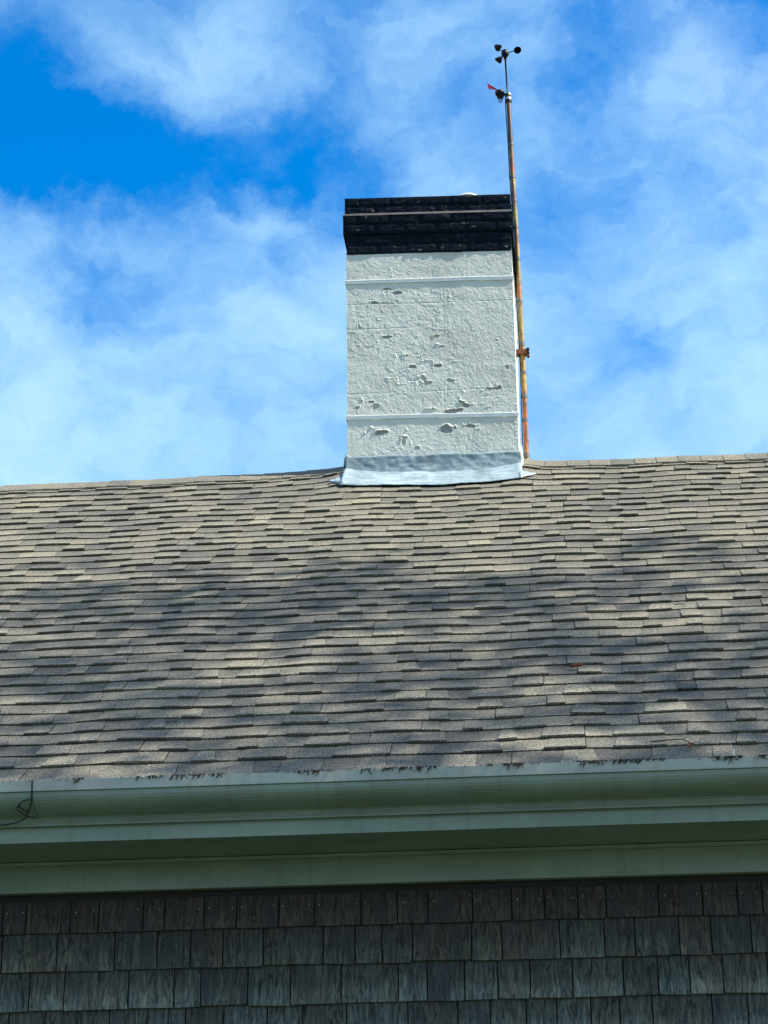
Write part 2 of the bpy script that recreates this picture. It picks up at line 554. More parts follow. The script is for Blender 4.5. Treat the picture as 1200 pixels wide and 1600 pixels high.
def shingle_geo(xa0, xa1, xb0, xb1, s0, s1, hb, lift, jit):
    """one tab: bottom edge xa0..xa1 at s0, top edge xb0..xb1 at s1"""
    n = 3
    fr = np.linspace(0, 1, n)
    xa = xa0 + (xa1 - xa0) * fr; xb = xb0 + (xb1 - xb0) * fr
    sb = s0 + jit[0] + (jit[1] - jit[0]) * fr
    curl = lift + jit[2] * fr
    tb = surf(xa, sb, hb + curl)
    tt = surf(xb, np.full(n, s1), .0012)
    bb = surf(xa, sb, .0006 + curl * .85)
    bt = surf(xb, np.full(n, s1), -.0015)
    v = list(tb) + list(tt) + list(bb) + list(bt)
    f = []
    for i in range(n - 1):
        f.append((i, i + 1, n + i + 1, n + i))
        f.append((2 * n + i + 1, 2 * n + i, 3 * n + i, 3 * n + i + 1))
        f.append((2 * n + i, 2 * n + i + 1, i + 1, i))
    f.append((2 * n, 0, n, 3 * n)); f.append((n - 1, 3 * n - 1, 4 * n - 1, 2 * n - 1))
    return v, f


rr = random.Random(21)
tabs = []
nrow = int(SR / EXP)
for k in range(-1, nrow + 1):
    s0 = k * EXP if k >= 0 else -.205
    s1 = (k + 1) * EXP + .028
    if s1 > SR - .01: s1 = SR - .01
    if s0 > SR - .07: continue
    x = HX0 + rr.random() * .05
    run = 0; raised = rr.random() < .5
    tilt = 0
    since = 0
    while x < HX1 - .06:
        wd = rr.choice([.085, .105, .13, .15, .17, .20]) * rr.uniform(.92, 1.08)
        since += wd
        seam = since > .95 * rr.uniform(.8, 1.2)
        if seam: since = 0
        nt_ = 0 if seam else rr.choice([-.028, -.02, -.014, .0, .014, .02, .028])
        if raised: nt_ = -abs(nt_)      # right side of a raised tooth leans in going up
        else: nt_ = abs(nt_)
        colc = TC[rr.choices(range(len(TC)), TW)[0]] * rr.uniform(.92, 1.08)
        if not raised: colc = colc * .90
        gap = .0034 if seam else .0011
        j0 = .0045 * float(fbm(x * 1.8, k * 7.7, 2, 77)) + rr.gauss(0, .0016) - (.004 if raised else 0)
        jit = (j0 + rr.gauss(0, .0014), j0 + rr.gauss(0, .0014), rr.gauss(0, .0010))
        hb = (.0158 if raised else .0086) + rr.uniform(0, .0014)
        lift = max(0, rr.gauss(.0004, .0010))
        if rr.random() < .02: lift += .004
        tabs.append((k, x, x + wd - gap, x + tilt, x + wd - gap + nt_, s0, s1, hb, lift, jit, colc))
        x += wd; tilt = nt_
        raised = (not raised) if rr.random() < .86 else raised


def in_chimney(t):
    return t[6] > (CHY0 - .02 - Y0) / CP and t[1] > CHX0 - .05 and t[2] < CHX1 + .05


tabs = [t for t in tabs if not (t[5] > (CHY0 - .26 - Y0) / CP and t[1] > CHX0 + .0 and t[2] < CHX1)]


def in_frame(t):
    xc = (t[1] + t[2]) / 2
    f = (t[5]) / SR
    return (-2.30 - 1.30 * f) < xc < (.80 + .62 * f)


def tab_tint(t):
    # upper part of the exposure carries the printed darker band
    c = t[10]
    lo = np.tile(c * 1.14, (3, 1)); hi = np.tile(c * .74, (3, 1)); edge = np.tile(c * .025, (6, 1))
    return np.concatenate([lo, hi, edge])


fld = MB(); cnt = 0
for t in tabs:
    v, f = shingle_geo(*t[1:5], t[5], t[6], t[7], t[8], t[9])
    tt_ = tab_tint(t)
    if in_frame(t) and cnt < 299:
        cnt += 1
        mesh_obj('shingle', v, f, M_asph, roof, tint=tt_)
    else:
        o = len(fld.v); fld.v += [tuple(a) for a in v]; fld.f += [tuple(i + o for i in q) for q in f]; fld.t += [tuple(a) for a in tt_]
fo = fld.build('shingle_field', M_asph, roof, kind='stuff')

# back slope: plain courses, joined
bk = MB()
for k in range(0, nrow, 1):
    s0 = k * EXP; s1 = s0 + EXP
    y0 = 2 * YR - (Y0 + s0 * CP); y1 = 2 * YR - (Y0 + s1 * CP)
    z0 = Z0 + s0 * SP; z1 = Z0 + s1 * SP
    xq = HX0
    while xq < HX1:
        xe = min(xq + .9, HX1)
        bk.add([(xe, y0, z0), (xq, y0, z0), (xe, y0, z0 + .012), (xq, y0, z0 + .012), (xe, y1, z1 + .003), (xq, y1, z1 + .003)], [(0, 1, 3, 2), (2, 3, 5, 4)], tuple(TC[rr.randrange(4)]))
        xq += .9
bk.build('rear_shingle_field', M_asph, roof, kind='stuff')

# ridge caps: bent over the ridge, overlapping
x = HX0 + .02
i = 0
capw = .142
while x < HX1 - .16:
    x1 = x + .30
    if not (x1 - .10 > CHX0 and x < CHX1 + .0):
        xe0 = x; xe1 = min(x1, CHX0 - .002) if x < CHX0 else x1
        if x < CHX1 < xe1 and x > CHX0: xe0 = CHX1 + .002
        # cap exposes its right-hand... each laps the one to its left
        V = []; n = 7
        drop = .165 + rr.uniform(-.006, .006)
        th_ = .0045
        for xi, hh in ((xe0, .013), ((xe0 + xe1) / 2, .010), (xe1, .0035)):
            for lay in (0, 1):
                for q in range(n):
                    u = -1 + 2 * q / (n - 1)
                    d = abs(u) * drop
                    bend = math.exp(-(u * 2.2) ** 2) * -.006
                    uu = float(undul(xi, SR - .03))
                    h = hh + .006 + .006 * (1 - abs(u)) + (0 if lay == 0 else -th_ - .004 * abs(u))
                    yy = YR + (1 if u > 0 else -1) * d * CP
                    zz = Z0 + SR * SP - d * SP + uu * CP + h / CP * 1.0 + bend + (rr.uniform(-.001, .001))
                    if u < 0: yy -= h * SP * .6
                    elif u > 0: yy += h * SP * .6
                    V.append((xi, yy, zz))
        Fq = []
        for a in range(2):
            b0 = a * 2 * n; b1 = (a + 1) * 2 * n
            for q in range(n - 1):
                Fq.append((b0 + q, b0 + q + 1, b1 + q + 1, b1 + q))
                Fq.append((b0 + n + q + 1, b0 + n + q, b1 + n + q, b1 + n + q + 1))
            Fq.append((b0, b1, b1 + n, b0 + n)); Fq.append((b1 + n - 1, b0 + n - 1, b0 + 2 * n - 1, b1 + 2 * n - 1))
        for b0 in (0, 4 * n):
            for q in range(n - 1):
                Fq.append((b0 + q, b0 + n + q, b0 + n + q + 1, b0 + q + 1) if b0 == 0 else (b0 + q + 1, b0 + n + q + 1, b0 + n + q, b0 + q))
        c = TC[rr.choices([0, 1, 2, 3], [3, 4, 3, 1])[0]] * .95
        mesh_obj('ridge_cap', V, Fq, M_asph, roof, tint=c)
    x += capw * rr.uniform(.97, 1.03)
    i += 1

# ------------------------------------------------------------------ walls and cedar shingles
WY = 9.245
mbw = MB()
mbw.add(box(HX0 + .35, HX1 - .35, WY + .004, 2 * YR - WY, 0, 3.74), BOXF)
gz = Z0 + (WY - Y0) * math.tan(PITCH) - .06
for gx in (HX0 + .35, HX1 - .45):
    v = [(gx, WY + .004, 3.745), (gx, 2 * YR - WY, 3.745), (gx, 2 * YR - WY, gz), (gx, YR, Z0 + SR * SP - .05), (gx, WY + .004, gz)]
    v += [(a + .1, b, c) for a, b, c in v]
    mbw.add(v, [(4, 3, 2, 1, 0), (5, 6, 7, 8, 9), (0, 1, 6, 5), (1, 2, 7, 6), (2, 3, 8, 7), (3, 4, 9, 8), (4, 0, 5, 9)])
wall = mbw.build('wall', M_wallbase, house)

PX = lambda p: -2.376 + p * (3.183 / 1200.0)
JOINTS = [
    [0, 38, 109, 155, 226, 260, 323, 375, 442, 499, 572, 629, 677, 747, 808, 859, 911, 955, 1036, 1104, 1158],
    [2, 90, 182, 250, 303, 354, 418, 512, 562, 604, 652, 744, 791, 881, 950, 997, 1065, 1114, 1175],
    [-8, 49, 104, 206, 278, 320, 394, 461, 540, 629, 674, 732, 783, 833, 898, 976, 1029, 1077, 1128, 1196],
    [18, 75, 177, 237, 297, 357, 425, 480, 548, 643, 720, 770, 825, 872, 924, 968, 1018, 1108, 1162],
]
BUTT = [3.4469, 3.2866, 3.1268, 2.967]
rw = random.Random(5)
wfld = MB(); wup = []


def cedar_geo(x0, x1, zb, zt, y_off, d0, d1):
    g_ = .0029
    xa, xb = x0 + g_, x1 - g_
    yb = WY - .0165 - y_off; yt = WY - .0035
    n = 4
    v = []
    for z, y in ((zb, yb), ((zb * .72 + zt * .28), yb * .72 + yt * .28), ((zb + zt) / 2, (yb + yt) / 2), (zt, yt)):
        for fx in (0, 1):
            xx = xa if fx == 0 else xb
            zz = z + ((d0 if fx == 0 else d1) if z == zb else 0)
            v.append((xx + (0 if z > zb else rw.uniform(-.0008, .0008)), y, zz))
    for z in (zb, zt):
        for fx in (0, 1):
            v.append((xa if fx == 0 else xb, WY + .001, z))
    f = [(0, 1, 3, 2), (2, 3, 5, 4), (4, 5, 7, 6), (8, 9, 1, 0), (0, 2, 4, 6, 10, 8), (1, 9, 11, 7, 5, 3)]
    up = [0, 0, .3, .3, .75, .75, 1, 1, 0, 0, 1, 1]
    return v, f, up


def put_up(o, up):
    a = o.data.attributes.new('up', 'FLOAT', 'POINT')
    a.data.foreach_set('value', up)


nail_pts = []
for r_ in range(22):
    zb = BUTT[r_] if r_ < 4 else BUTT[3] - (r_ - 3) * .160
    if zb < .25: break
    zt = (3.583 if r_ == 0 else zb + .166)
    if r_ < 4:
        js = [PX(p) for p in JOINTS[r_]]
    else:
        js = [PX(0)]
    while js[0] > HX0 + .40: js.insert(0, js[0] - rw.choice([.10, .14, .18, .21, .25]))
    while js[-1] < HX1 - .42: js.append(js[-1] + rw.choice([.10, .14, .18, .21, .25]))
    for a, b in zip(js[:-1], js[1:]):
        sil_shade = (.15, .52, .78, .86)[min(r_, 3)] + rw.uniform(-.28, .22)  # silvering varies per shingle; the row steps paint shade under the eave
        dk = min(1, max(0, rw.uniform(.1, .9) + (.4, .15, -.05, -.15)[min(r_, 3)]))
        v, f, up = cedar_geo(a, b, zb, zt, rw.uniform(0, .003), rw.gauss(0, .0022), rw.gauss(0, .0022))
        bv = rw.uniform(*[(0, .30), (.05, .60), (.30, .95), (.50, 1)][min(r_, 3)])  # row brightness: upper rows darkened in colour as eave shade
        tint = ((rw.randrange(6) + bv) / 7.31, min(1, max(0, sil_shade)), dk)
        if r_ == 0: up = [.62 + .38 * u_ for u_ in up]  # top two rows darkened further, eave shade put into the colour
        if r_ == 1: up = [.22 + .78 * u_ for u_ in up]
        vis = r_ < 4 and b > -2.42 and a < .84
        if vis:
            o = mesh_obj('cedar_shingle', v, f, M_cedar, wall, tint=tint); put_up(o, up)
            if r_ == 0:
                for q in (a + .022, b - .022):
                    if rw.random() < .85: nail_pts.append((q + rw.uniform(-.006, .006), 3.5365 + rw.uniform(-.003, .004)))
        else:
            wfld.add(v, f, tint); wup += up
wo = wfld.build('cedar_shingle_field', M_cedar, wall, kind='stuff'); put_up(wo, wup)
M_nail = mat_simple('bright_nail_head', (.72, .72, .70), .4, .1, 40, 0)
v0, f0 = lathe([(0.0, .0022), (.0013, .0020), (.0019, .0008), (.0019, -.003)], 8, axis=(0, -1, 0))
nail_me = None
for (nx_, nz_) in nail_pts:
    yq = WY - .0165 + (nz_ - 3.4469) / (3.60 - 3.4469) * .0130 - .001
    if nail_me is None:
        o = mesh_obj('nail', v0, f0, M_nail, wall); nail_me = o.data
    else:
        o = bpy.data.objects.new('nail', nail_me); col.objects.link(o); o.parent = wall; o.location = Vector((0, 0, 0)) - parent_world(wall)
    o.location = Vector(o.location) + Vector((nx_, yq, nz_))

# ------------------------------------------------------------------ eave trim: frieze, bed moulding, soffit, fascia, crown, gutter
def extrude(prof, x0, x1, step=.25, wob=.0, seed=3, closed=True):
    """prof: (y, z) outline seen from the +x end"""
    n = len(prof)
    xs_ = np.arange(x0, x1, step).tolist() + [x1]
    v = []; f = []
    for xx in xs_:
        w1 = wob * float(fbm(xx * .7, 1.3, 3, seed))
        for y, z in prof: v.append((xx, y + w1 * .5, z + w1))
    for j in range(len(xs_) - 1):
        for i_ in range(n if closed else n - 1):
            k_ = (i_ + 1) % n
            f.append((j * n + i_, j * n + k_, (j + 1) * n + k_, (j + 1) * n + i_))
    f.append(tuple(range(n))); f.append(tuple(reversed(range((len(xs_) - 1) * n, len(xs_) * n))))
    return v, f


ex0, ex1 = HX0 + .05, HX1 - .05
def trim(name, prof, mat=None, x0=ex0, x1=ex1, **k):
    v, f = extrude(prof, x0, x1, **k)
    return mesh_obj(name, v, f, mat or M_sage, house)


trim('frieze_board', [(9.200, 3.6133), (9.240, 3.6133), (9.240, 3.735), (9.200, 3.735)], wob=.0015)
# bed moulding: small cove with two beads under the soffit
trim('bed_moulding', [(9.197, 3.7085), (9.197, 3.7125), (9.186, 3.7135), (9.182, 3.7175), (9.186, 3.7205), (9.180, 3.7225), (9.170, 3.727), (9.166, 3.732), (9.164, 3.7345), (9.2, 3.7345)], wob=.001)
trim('soffit', [(8.796, 3.738), (9.24, 3.738), (9.24, 3.756), (8.796, 3.756)], wob=.001)
trim('fascia', [(8.780, 3.7265), (8.794, 3.7265), (8.794, 3.86), (8.780, 3.86)], wob=.0015)
trim('crown_moulding', [(8.752, 3.7885), (8.778, 3.7885), (8.778, 3.846), (8.732, 3.846), (8.732, 3.8155), (8.738, 3.8145), (8.738, 3.8095), (8.742, 3.8085), (8.742, 3.8025), (8.7475, 3.8015), (8.7475, 3.7965), (8.752, 3.7955)], wob=.001)
# wooden gutter: lip, quarter-round belly, tucked underside
belly = []
for a in np.linspace(0, 1, 9):
    t_ = a * math.pi / 2
    belly.append((8.606 + .114 * (1 - math.cos(t_)), 3.886 - .066 * math.sin(t_) ** 1.0))
gut = [(8.600, 3.9345), (8.600, 3.8925), (8.606, 3.8905)] + belly + [(8.730, 3.819), (8.730, 3.866), (8.640, 3.872), (8.622, 3.900), (8.618, 3.9345)]
JX = -2.118
g1 = trim('gutter', gut, x0=ex0, x1=JX - .0015, wob=.003)
g2 = trim('gutter', gut, x0=JX + .0015, x1=ex1, wob=.003)
for go, a, b in ((g1, ex0, JX - .0015), (g2, JX + .0015, ex1)):
    v, f = extrude([(8.5965, 3.9375), (8.5965, 3.8935), (8.5992, 3.8935), (8.5992, 3.9350), (8.622, 3.9350), (8.622, 3.9375)], a, b, wob=.003)
    mesh_obj('lip', v, f, M_lip, go)
gl = g2

# ------------------------------------------------------------------ chimney
CZB = 6.7
def tilt(x): return -.030 * (x + .74) / 1.1
chim = empty('chimney', ((CHX0 + CHX1) / 2, (CHY0 + CHY1) / 2, 7.1), house)
chim['label'] = 'square chimney in flaking white paint with black brick cap'
ZT = 8.725
nxg, nzg = 250, 360
gx = np.linspace(CHX0, CHX1, nxg); gz_ = np.linspace(7.0, ZT, nzg)
GX, GZ = np.meshgrid(gx, gz_)
h = .0012 * fbm(GX * 62, GZ * 62, 3, 1, .6) + .0012 * fbm(GX * 18, GZ * 18, 3, 2)
mask = np.clip(fbm(GX * 3.2, GZ * 3.2, 3, 31) * 1.6 + .42 - 1.2 * np.abs(GX + .82) * .55 - .25 * np.clip(GZ - 8.2, 0, 1) * 2, 0, 1)
r1 = fbm(GX * 11 + .8 * fbm(GX * 20, GZ * 20, 2, 40), GZ * 15, 4, 33)
r2 = fbm(GX * 24, GZ * 30, 3, 35)
h += .0030 * np.exp(-(r1 / .020) ** 2) * mask * np.clip(.5 + 1.5 * r2, 0, 1)
h -= .0012 * (r1 > .02) * mask * (r2 > .12)
# small blistered flakes
r3 = fbm(GX * 34, GZ * 42, 3, 51)
fl = (r3 > .47) & (mask > .16)
h += np.where(fl, .0016 * np.clip((r3 - .47) * 8, 0, 1), 0)
# hairline cracks: the ghost of a few mortar joints
for zc in (8.16, 7.70, 8.34):
    zz = zc + .006 * fbm(GX * 4, GZ * 0 + zc, 3, 61)
    h -= .0015 * np.exp(-((GZ - zz) / .0035) ** 2) * (fbm(GX * 3, GZ * 0 + zc * 7, 2, 62) > -.05)
for xc, z0_, z1_ in ((-.655, 8.10, 8.45), (-.64, 7.66, 7.74), (-.66, 7.56, 7.70)):
    xx = xc + .006 * fbm(GZ * 6, GZ * 0 + xc, 3, 63)
    h -= .0014 * np.exp(-((GX - xx) / .0035) ** 2) * ((GZ > z0_) & (GZ < z1_))
colr = np.tile(np.array([.62, .645, .575]), (nzg, nxg, 1))
dirt = np.clip(fbm(GX * 5, GZ * 9, 4, 70) * .5 + .05, 0, .3)[..., None]
colr = colr * (1 - dirt * .5)
# peeled holes: (x, z, rx, rz, lift of upper flap)
HOLES = [(-1.089, 7.418, .038, .017, .020), (-.932, 7.345, .022, .032, .012), (-.655, 7.425, .040, .034, .018), (-.612, 7.553, .050, .016, .018), (-.520, 7.587, .038, .020, .016), (-.565, 7.560, .030, .022, .012),
         (-.84, 7.300, .012, .018, .010), (-1.10, 7.61, .022, .016, .012), (-.87, 7.88, .028, .012, .010), (-.80, 7.80, .018, .022, .009), (-.76, 7.76, .022, .012, .010), (-.70, 7.88, .03, .008, .008),
         (-.90, 7.96, .02, .012, .008), (-.67, 8.02, .016, .014, .010), (-.70, 8.09, .02, .01, .008), (-.62, 7.77, .018, .012, .010), (-1.02, 8.10, .035, .007, .007), (-1.21, 8.17, .012, .018, .006),
         (-1.23, 7.60, .02, .014, .008), (-1.14, 7.64, .03, .008, .008), (-.31, 8.05, .012, .010, .006), (-.33, 7.70, .03, .008, .007), (-1.03, 8.45, .04, .010, .005), (-.96, 8.42, .03, .008, .005), (-1.10, 8.35, .03, .007, .005), (-.25, 7.85, .015, .02, .006), (-.50, 7.44, .035, .006, .008)]
for hx, hz, rx, rz, lf in HOLES:
    rx, rz = max(rx, .014) * .8, max(rz, .012) * .85
    dx = (GX - hx) / rx; dz = (GZ - hz) / rz
    d = np.sqrt(dx * dx + dz * dz) * (1 + .95 * fbm(GX * 24 + hx * 9, GZ * 26, 3, 81))
    ins = d < 1
    colr[ins] = np.array([.27, .285, .265]) if rx > .022 else np.array([.44, .455, .42])
    h = np.where(ins, h * .3 - .0045, h)
    rim = np.exp(-((d - 1.18) / .22) ** 2) * (d >= 1)
    h = h + rim * lf * .45 * np.clip(.30 + .8 * np.sign(dz) * np.clip(np.abs(dz), 0, 1) - .15 * dx, 0, 1) * .8
V = np.stack([GX, CHY0 - h - .002, GZ + tilt(GX) * np.clip((GZ - 7.4) / 1.2, 0, 1)], -1).reshape(-1, 3)
# ragged left/right arris
Fc = []
idx = np.arange(nxg * nzg).reshape(nzg, nxg)
q = np.stack([idx[:-1, :-1], idx[:-1, 1:], idx[1:, 1:], idx[1:, :-1]], -1).reshape(-1, 4)
Fc = [tuple(int(a) for a in r_) for r_ in q]
C4 = colr.reshape(-1, 3)
# the other three faces
def side_grid(p0, p1, nseg, seed):
    """vertical rough face from p0 to p1"""
    zz = np.linspace(6.75, ZT, 100); uu = np.linspace(0, 1, nseg)
    UU, ZZ = np.meshgrid(uu, zz)
    X = p0[0] + (p1[0] - p0[0]) * UU; Y = p0[1] + (p1[1] - p0[1]) * UU
    L_ = math.hypot(p1[0] - p0[0], p1[1] - p0[1]); nxn, nyn = (p1[1] - p0[1]) / L_, -(p1[0] - p0[0]) / L_
    hh = .0025 * fbm(UU * L_ * 25, ZZ * 25, 4, seed) * np.clip(UU * (1 - UU) * 20, 0, 1)
    X = X + nxn * hh; Y = Y + nyn * hh
    Z = ZZ + tilt(X) * np.clip((ZZ - 7.4) / 1.2, 0, 1)
    id_ = np.arange(UU.size).reshape(UU.shape)
    qq = np.stack([id_[:-1, :-1], id_[:-1, 1:], id_[1:, 1:], id_[1:, :-1]], -1).reshape(-1, 4)
    return np.stack([X, Y, Z], -1).reshape(-1, 3), qq
allV = [V]; allF = list(Fc); off = len(V); cc = [C4]
for (p0, p1, sd) in (((CHX1, CHY0 - .002), (CHX1, CHY1), 90), ((CHX1, CHY1), (CHX0, CHY1), 91), ((CHX0, CHY1), (CHX0, CHY0 - .002), 92)):
    vv, qq = side_grid(p0, p1, 50, sd)
    allV.append(vv); allF += [tuple(int(a) + off for a in r_) for r_ in qq]; off += len(vv); cc.append(np.tile(np.array([.62, .645, .575]), (len(vv), 1)))
mesh_obj('chimney_stack', np.concatenate(allV), allF, M_stucco, chim, tint=np.concatenate(cc), smooth=False)

# black brick cap: core + bricks
mbc = MB()
def core(x0, x1, y0, y1, z0, z1):
    v = box(x0, x1, y0, y1, z0, z1); v = [(a, b, c + tilt(a)) for a, b, c in v]; mbc.add(v, BOXF)
ZC = [8.706, 8.778, 8.851, 8.851, 8.9255, 9.000, 9.070, 9.138]
core(CHX0 + .003, CHX1 - .003, CHY0 - .004, CHY1 - .003, 8.712, 8.860)
core(CHX0 - .020, CHX1 + .012, CHY0 - .015, CHY1 + .02, 8.859, 8.999)
core(CHX0 - .009, CHX1 + .005, CHY0 - .003, CHY1 - .004, 8.998, 9.139)
# sloping mortar wash between the two upper tiers
wv_ = [(CHX0 - .022, CHY0 - .024, 8.996), (CHX1 + .013, CHY0 - .024, 8.996), (CHX1 + .006, CHY0 - .008, 9.020), (CHX0 - .011, CHY0 - .008, 9.020), (CHX1 + .006, CHY0 + .02, 9.022), (CHX0 - .011, CHY0 + .02, 9.022), (CHX0 - .022, CHY0 + .02, 8.996), (CHX1 + .013, CHY0 + .02, 8.996)]
wv_ = [(a, b, c + tilt(a)) for a, b, c in wv_]
cap_core = mbc.build('cap_mortar', M_brick, chim)
mesh_obj('mortar_wash', wv_, [(0, 1, 2, 3), (3, 2, 4, 5), (0, 3, 5, 6), (1, 7, 4, 2)], mat_simple('worn_grey_mortar', (.07, .07, .07), .8, .35, 40, .6, .006), chim)


def rough_brick(x0, x1, y0, y1, z0, z1, seed):
    nxb = max(3, int((x1 - x0) / .022)); nyb = max(2, int((y1 - y0) / .03)); nzb = 4
    pts = {}; v = []; f = []
    def P(i_, j, k_):
        key = (i_, j, k_)
        if key not in pts:
            fx, fy, fz = i_ / nxb, j / nyb, k_ / nzb
            x_ = x0 + (x1 - x0) * fx; y_ = y0 + (y1 - y0) * fy; z_ = z0 + (z1 - z0) * fz
            a = .0036
            ex = min(fx, 1 - fx) * (x1 - x0); ey = min(fy, 1 - fy) * (y1 - y0); ez = min(fz, 1 - fz) * (z1 - z0)
            n1 = float(vnoise(x_ * 38 + seed, z_ * 45 + y_ * 38, 3)); n2 = float(vnoise(x_ * 90 + seed, z_ * 90 + y_ * 80, 4))
            # push outwards/inwards and round the arrises
            cx, cy, cz = (x0 + x1) / 2, (y0 + y1) / 2, (z0 + z1) / 2
            rd = .0035 if (ex < .004) + (ey < .004) + (ez < .004) >= 2 else 0
            x_ -= math.copysign(rd, x_ - cx) if ex < .004 else 0
            y_ -= math.copysign(rd, y_ - cy) if ey < .004 else 0
            z_ -= math.copysign(rd, z_ - cz) if ez < .004 else 0
            dd = a * n1 + .0026 * n2
            if ey < .004: y_ += math.copysign(dd, y_ - cy)
            elif ex < .004: x_ += math.copysign(dd, x_ - cx)
            if ez < .004: z_ += .0022 * n2
            pts[key] = len(v); v.append((x_, y_, z_ + tilt(x_)))
        return pts[key]
    for i_ in range(nxb):
        for k_ in range(nzb):
            f.append((P(i_, 0, k_), P(i_ + 1, 0, k_), P(i_ + 1, 0, k_ + 1), P(i_, 0, k_ + 1)))
            f.append((P(i_ + 1, nyb, k_), P(i_, nyb, k_), P(i_, nyb, k_ + 1), P(i_ + 1, nyb, k_ + 1)))
    for j in range(nyb):
        for k_ in range(nzb):
            f.append((P(0, j + 1, k_), P(0, j, k_), P(0, j, k_ + 1), P(0, j + 1, k_ + 1)))
            f.append((P(nxb, j, k_), P(nxb, j + 1, k_), P(nxb, j + 1, k_ + 1), P(nxb, j, k_ + 1)))
    for i_ in range(nxb):
        for j in range(nyb):
            f.append((P(i_, j, nzb), P(i_ + 1, j, nzb), P(i_ + 1, j + 1, nzb), P(i_, j + 1, nzb)))
            f.append((P(i_, j + 1, 0), P(i_ + 1, j + 1, 0), P(i_ + 1, j, 0), P(i_, j, 0)))
    return v, f


rb = random.Random(9)
COURSES = [(8.708, 8.776, 0.004, .000), (8.779, 8.853, .003, .001), (8.862, 8.930, .008, .016), (8.934, 9.0, .010, .018), (9.005, 9.070, .003, .006), (9.074, 9.140, .005, .008)]
BL, BW = .205, .098
for ci, (z0_, z1_, of, os_) in enumerate(COURSES):
    xa, xb = CHX0 - os_, CHX1 + os_ * .6
    ya, yb = CHY0 - of - (.012 if ci >= 2 and ci < 4 else .004), CHY1 + of
    # front and back rows run the full width
    for (yy0, yy1) in ((ya, ya + BW), (yb - BW, yb)):
        x_ = xa; first = True
        while x_ < xb - .01:
            L_ = (BL if not (first and ci % 2) else BW) * rb.uniform(.97, 1.03)
            e = min(x_ + L_, xb)
            if xb - e < .05: e = xb
            jy = rb.uniform(-.0028, .0028)
            v, f = rough_brick(x_ + .0017, e - .0017, yy0 + jy, yy1 + jy, z0_ + rb.uniform(0, .002), z1_ - rb.uniform(0, .002), rb.uniform(0, 90))
            mesh_obj('brick', v, f, M_brick, chim)
            x_ = e; first = False
    for (xx0, xx1) in ((xa, xa + BW), (xb - BW, xb)):
        y_ = ya + BW
        while y_ < yb - BW - .01:
            e = min(y_ + BL, yb - BW)
            if yb - BW - e < .05: e = yb - BW
            v, f = rough_brick(xx0, xx1, y_ + .003, e - .003, z0_, z1_, rb.uniform(0, 90))
            mesh_obj('brick', v, f, M_brick, chim)
            y_ = e

# straps of white metal right round the chimney
def strap(zl, zr, hgt, seed):
    pts = []
    e = .004
    for xx in np.linspace(CHX0 - e, CHX1 + e, 45): pts.append((xx, CHY0 - .003 - e * .5 - .0016 * float(fbm(xx * 3, seed, 3, seed)), zl + (zr - zl) * (xx - CHX0) / (CHX1 - CHX0) + .004 * float(fbm(xx * 2.2, 2 + seed, 3, seed))))
    for yy in np.linspace(CHY0, CHY1 + e, 8)[1:]: pts.append((CHX1 + e, yy, zr))
    for xx in np.linspace(CHX1 + e, CHX0 - e, 8)[1:]: pts.append((xx, CHY1 + e, zr + (zl - zr) * (CHX1 - xx) / (CHX1 - CHX0)))
    for yy in np.linspace(CHY1 + e, CHY0, 8)[1:-1]: pts.append((CHX0 - e, yy, zl))
    n = len(pts); v = []; f = []
    cx, cy = (CHX0 + CHX1) / 2, (CHY0 + CHY1) / 2
    prof = [(.0, -.5), (.0028, -.5), (.0035, -.40), (.0035, .18), (.0058, .24), (.0058, .44), (.0045, .5), (.0, .5)]   # hemmed upper edge
    for (x_, y_, z_) in pts:
        nxv = (1 if x_ >= CHX1 + e - 1e-6 else (-1 if x_ <= CHX0 - e + 1e-6 else 0)); nyv = (-1 if y_ < cy - (CHY1 - CHY0) / 2 + .02 else (1 if y_ > CHY1 else 0))
        for o_, hh in prof: v.append((x_ + nxv * o_, y_ + nyv * o_, z_ + hh * hgt))
    k_ = len(prof)
    for i_ in range(n):
        j = (i_ + 1) % n
        for a in range(k_):
            b = (a + 1) % k_
            f.append((i_ * k_ + a, j * k_ + a, j * k_ + b, i_ * k_ + b))
    return mesh_obj('strap', v, f, M_strap, chim)
strap(8.520, 8.494, .027, 3)
strap(7.536, 7.505, .027, 8)

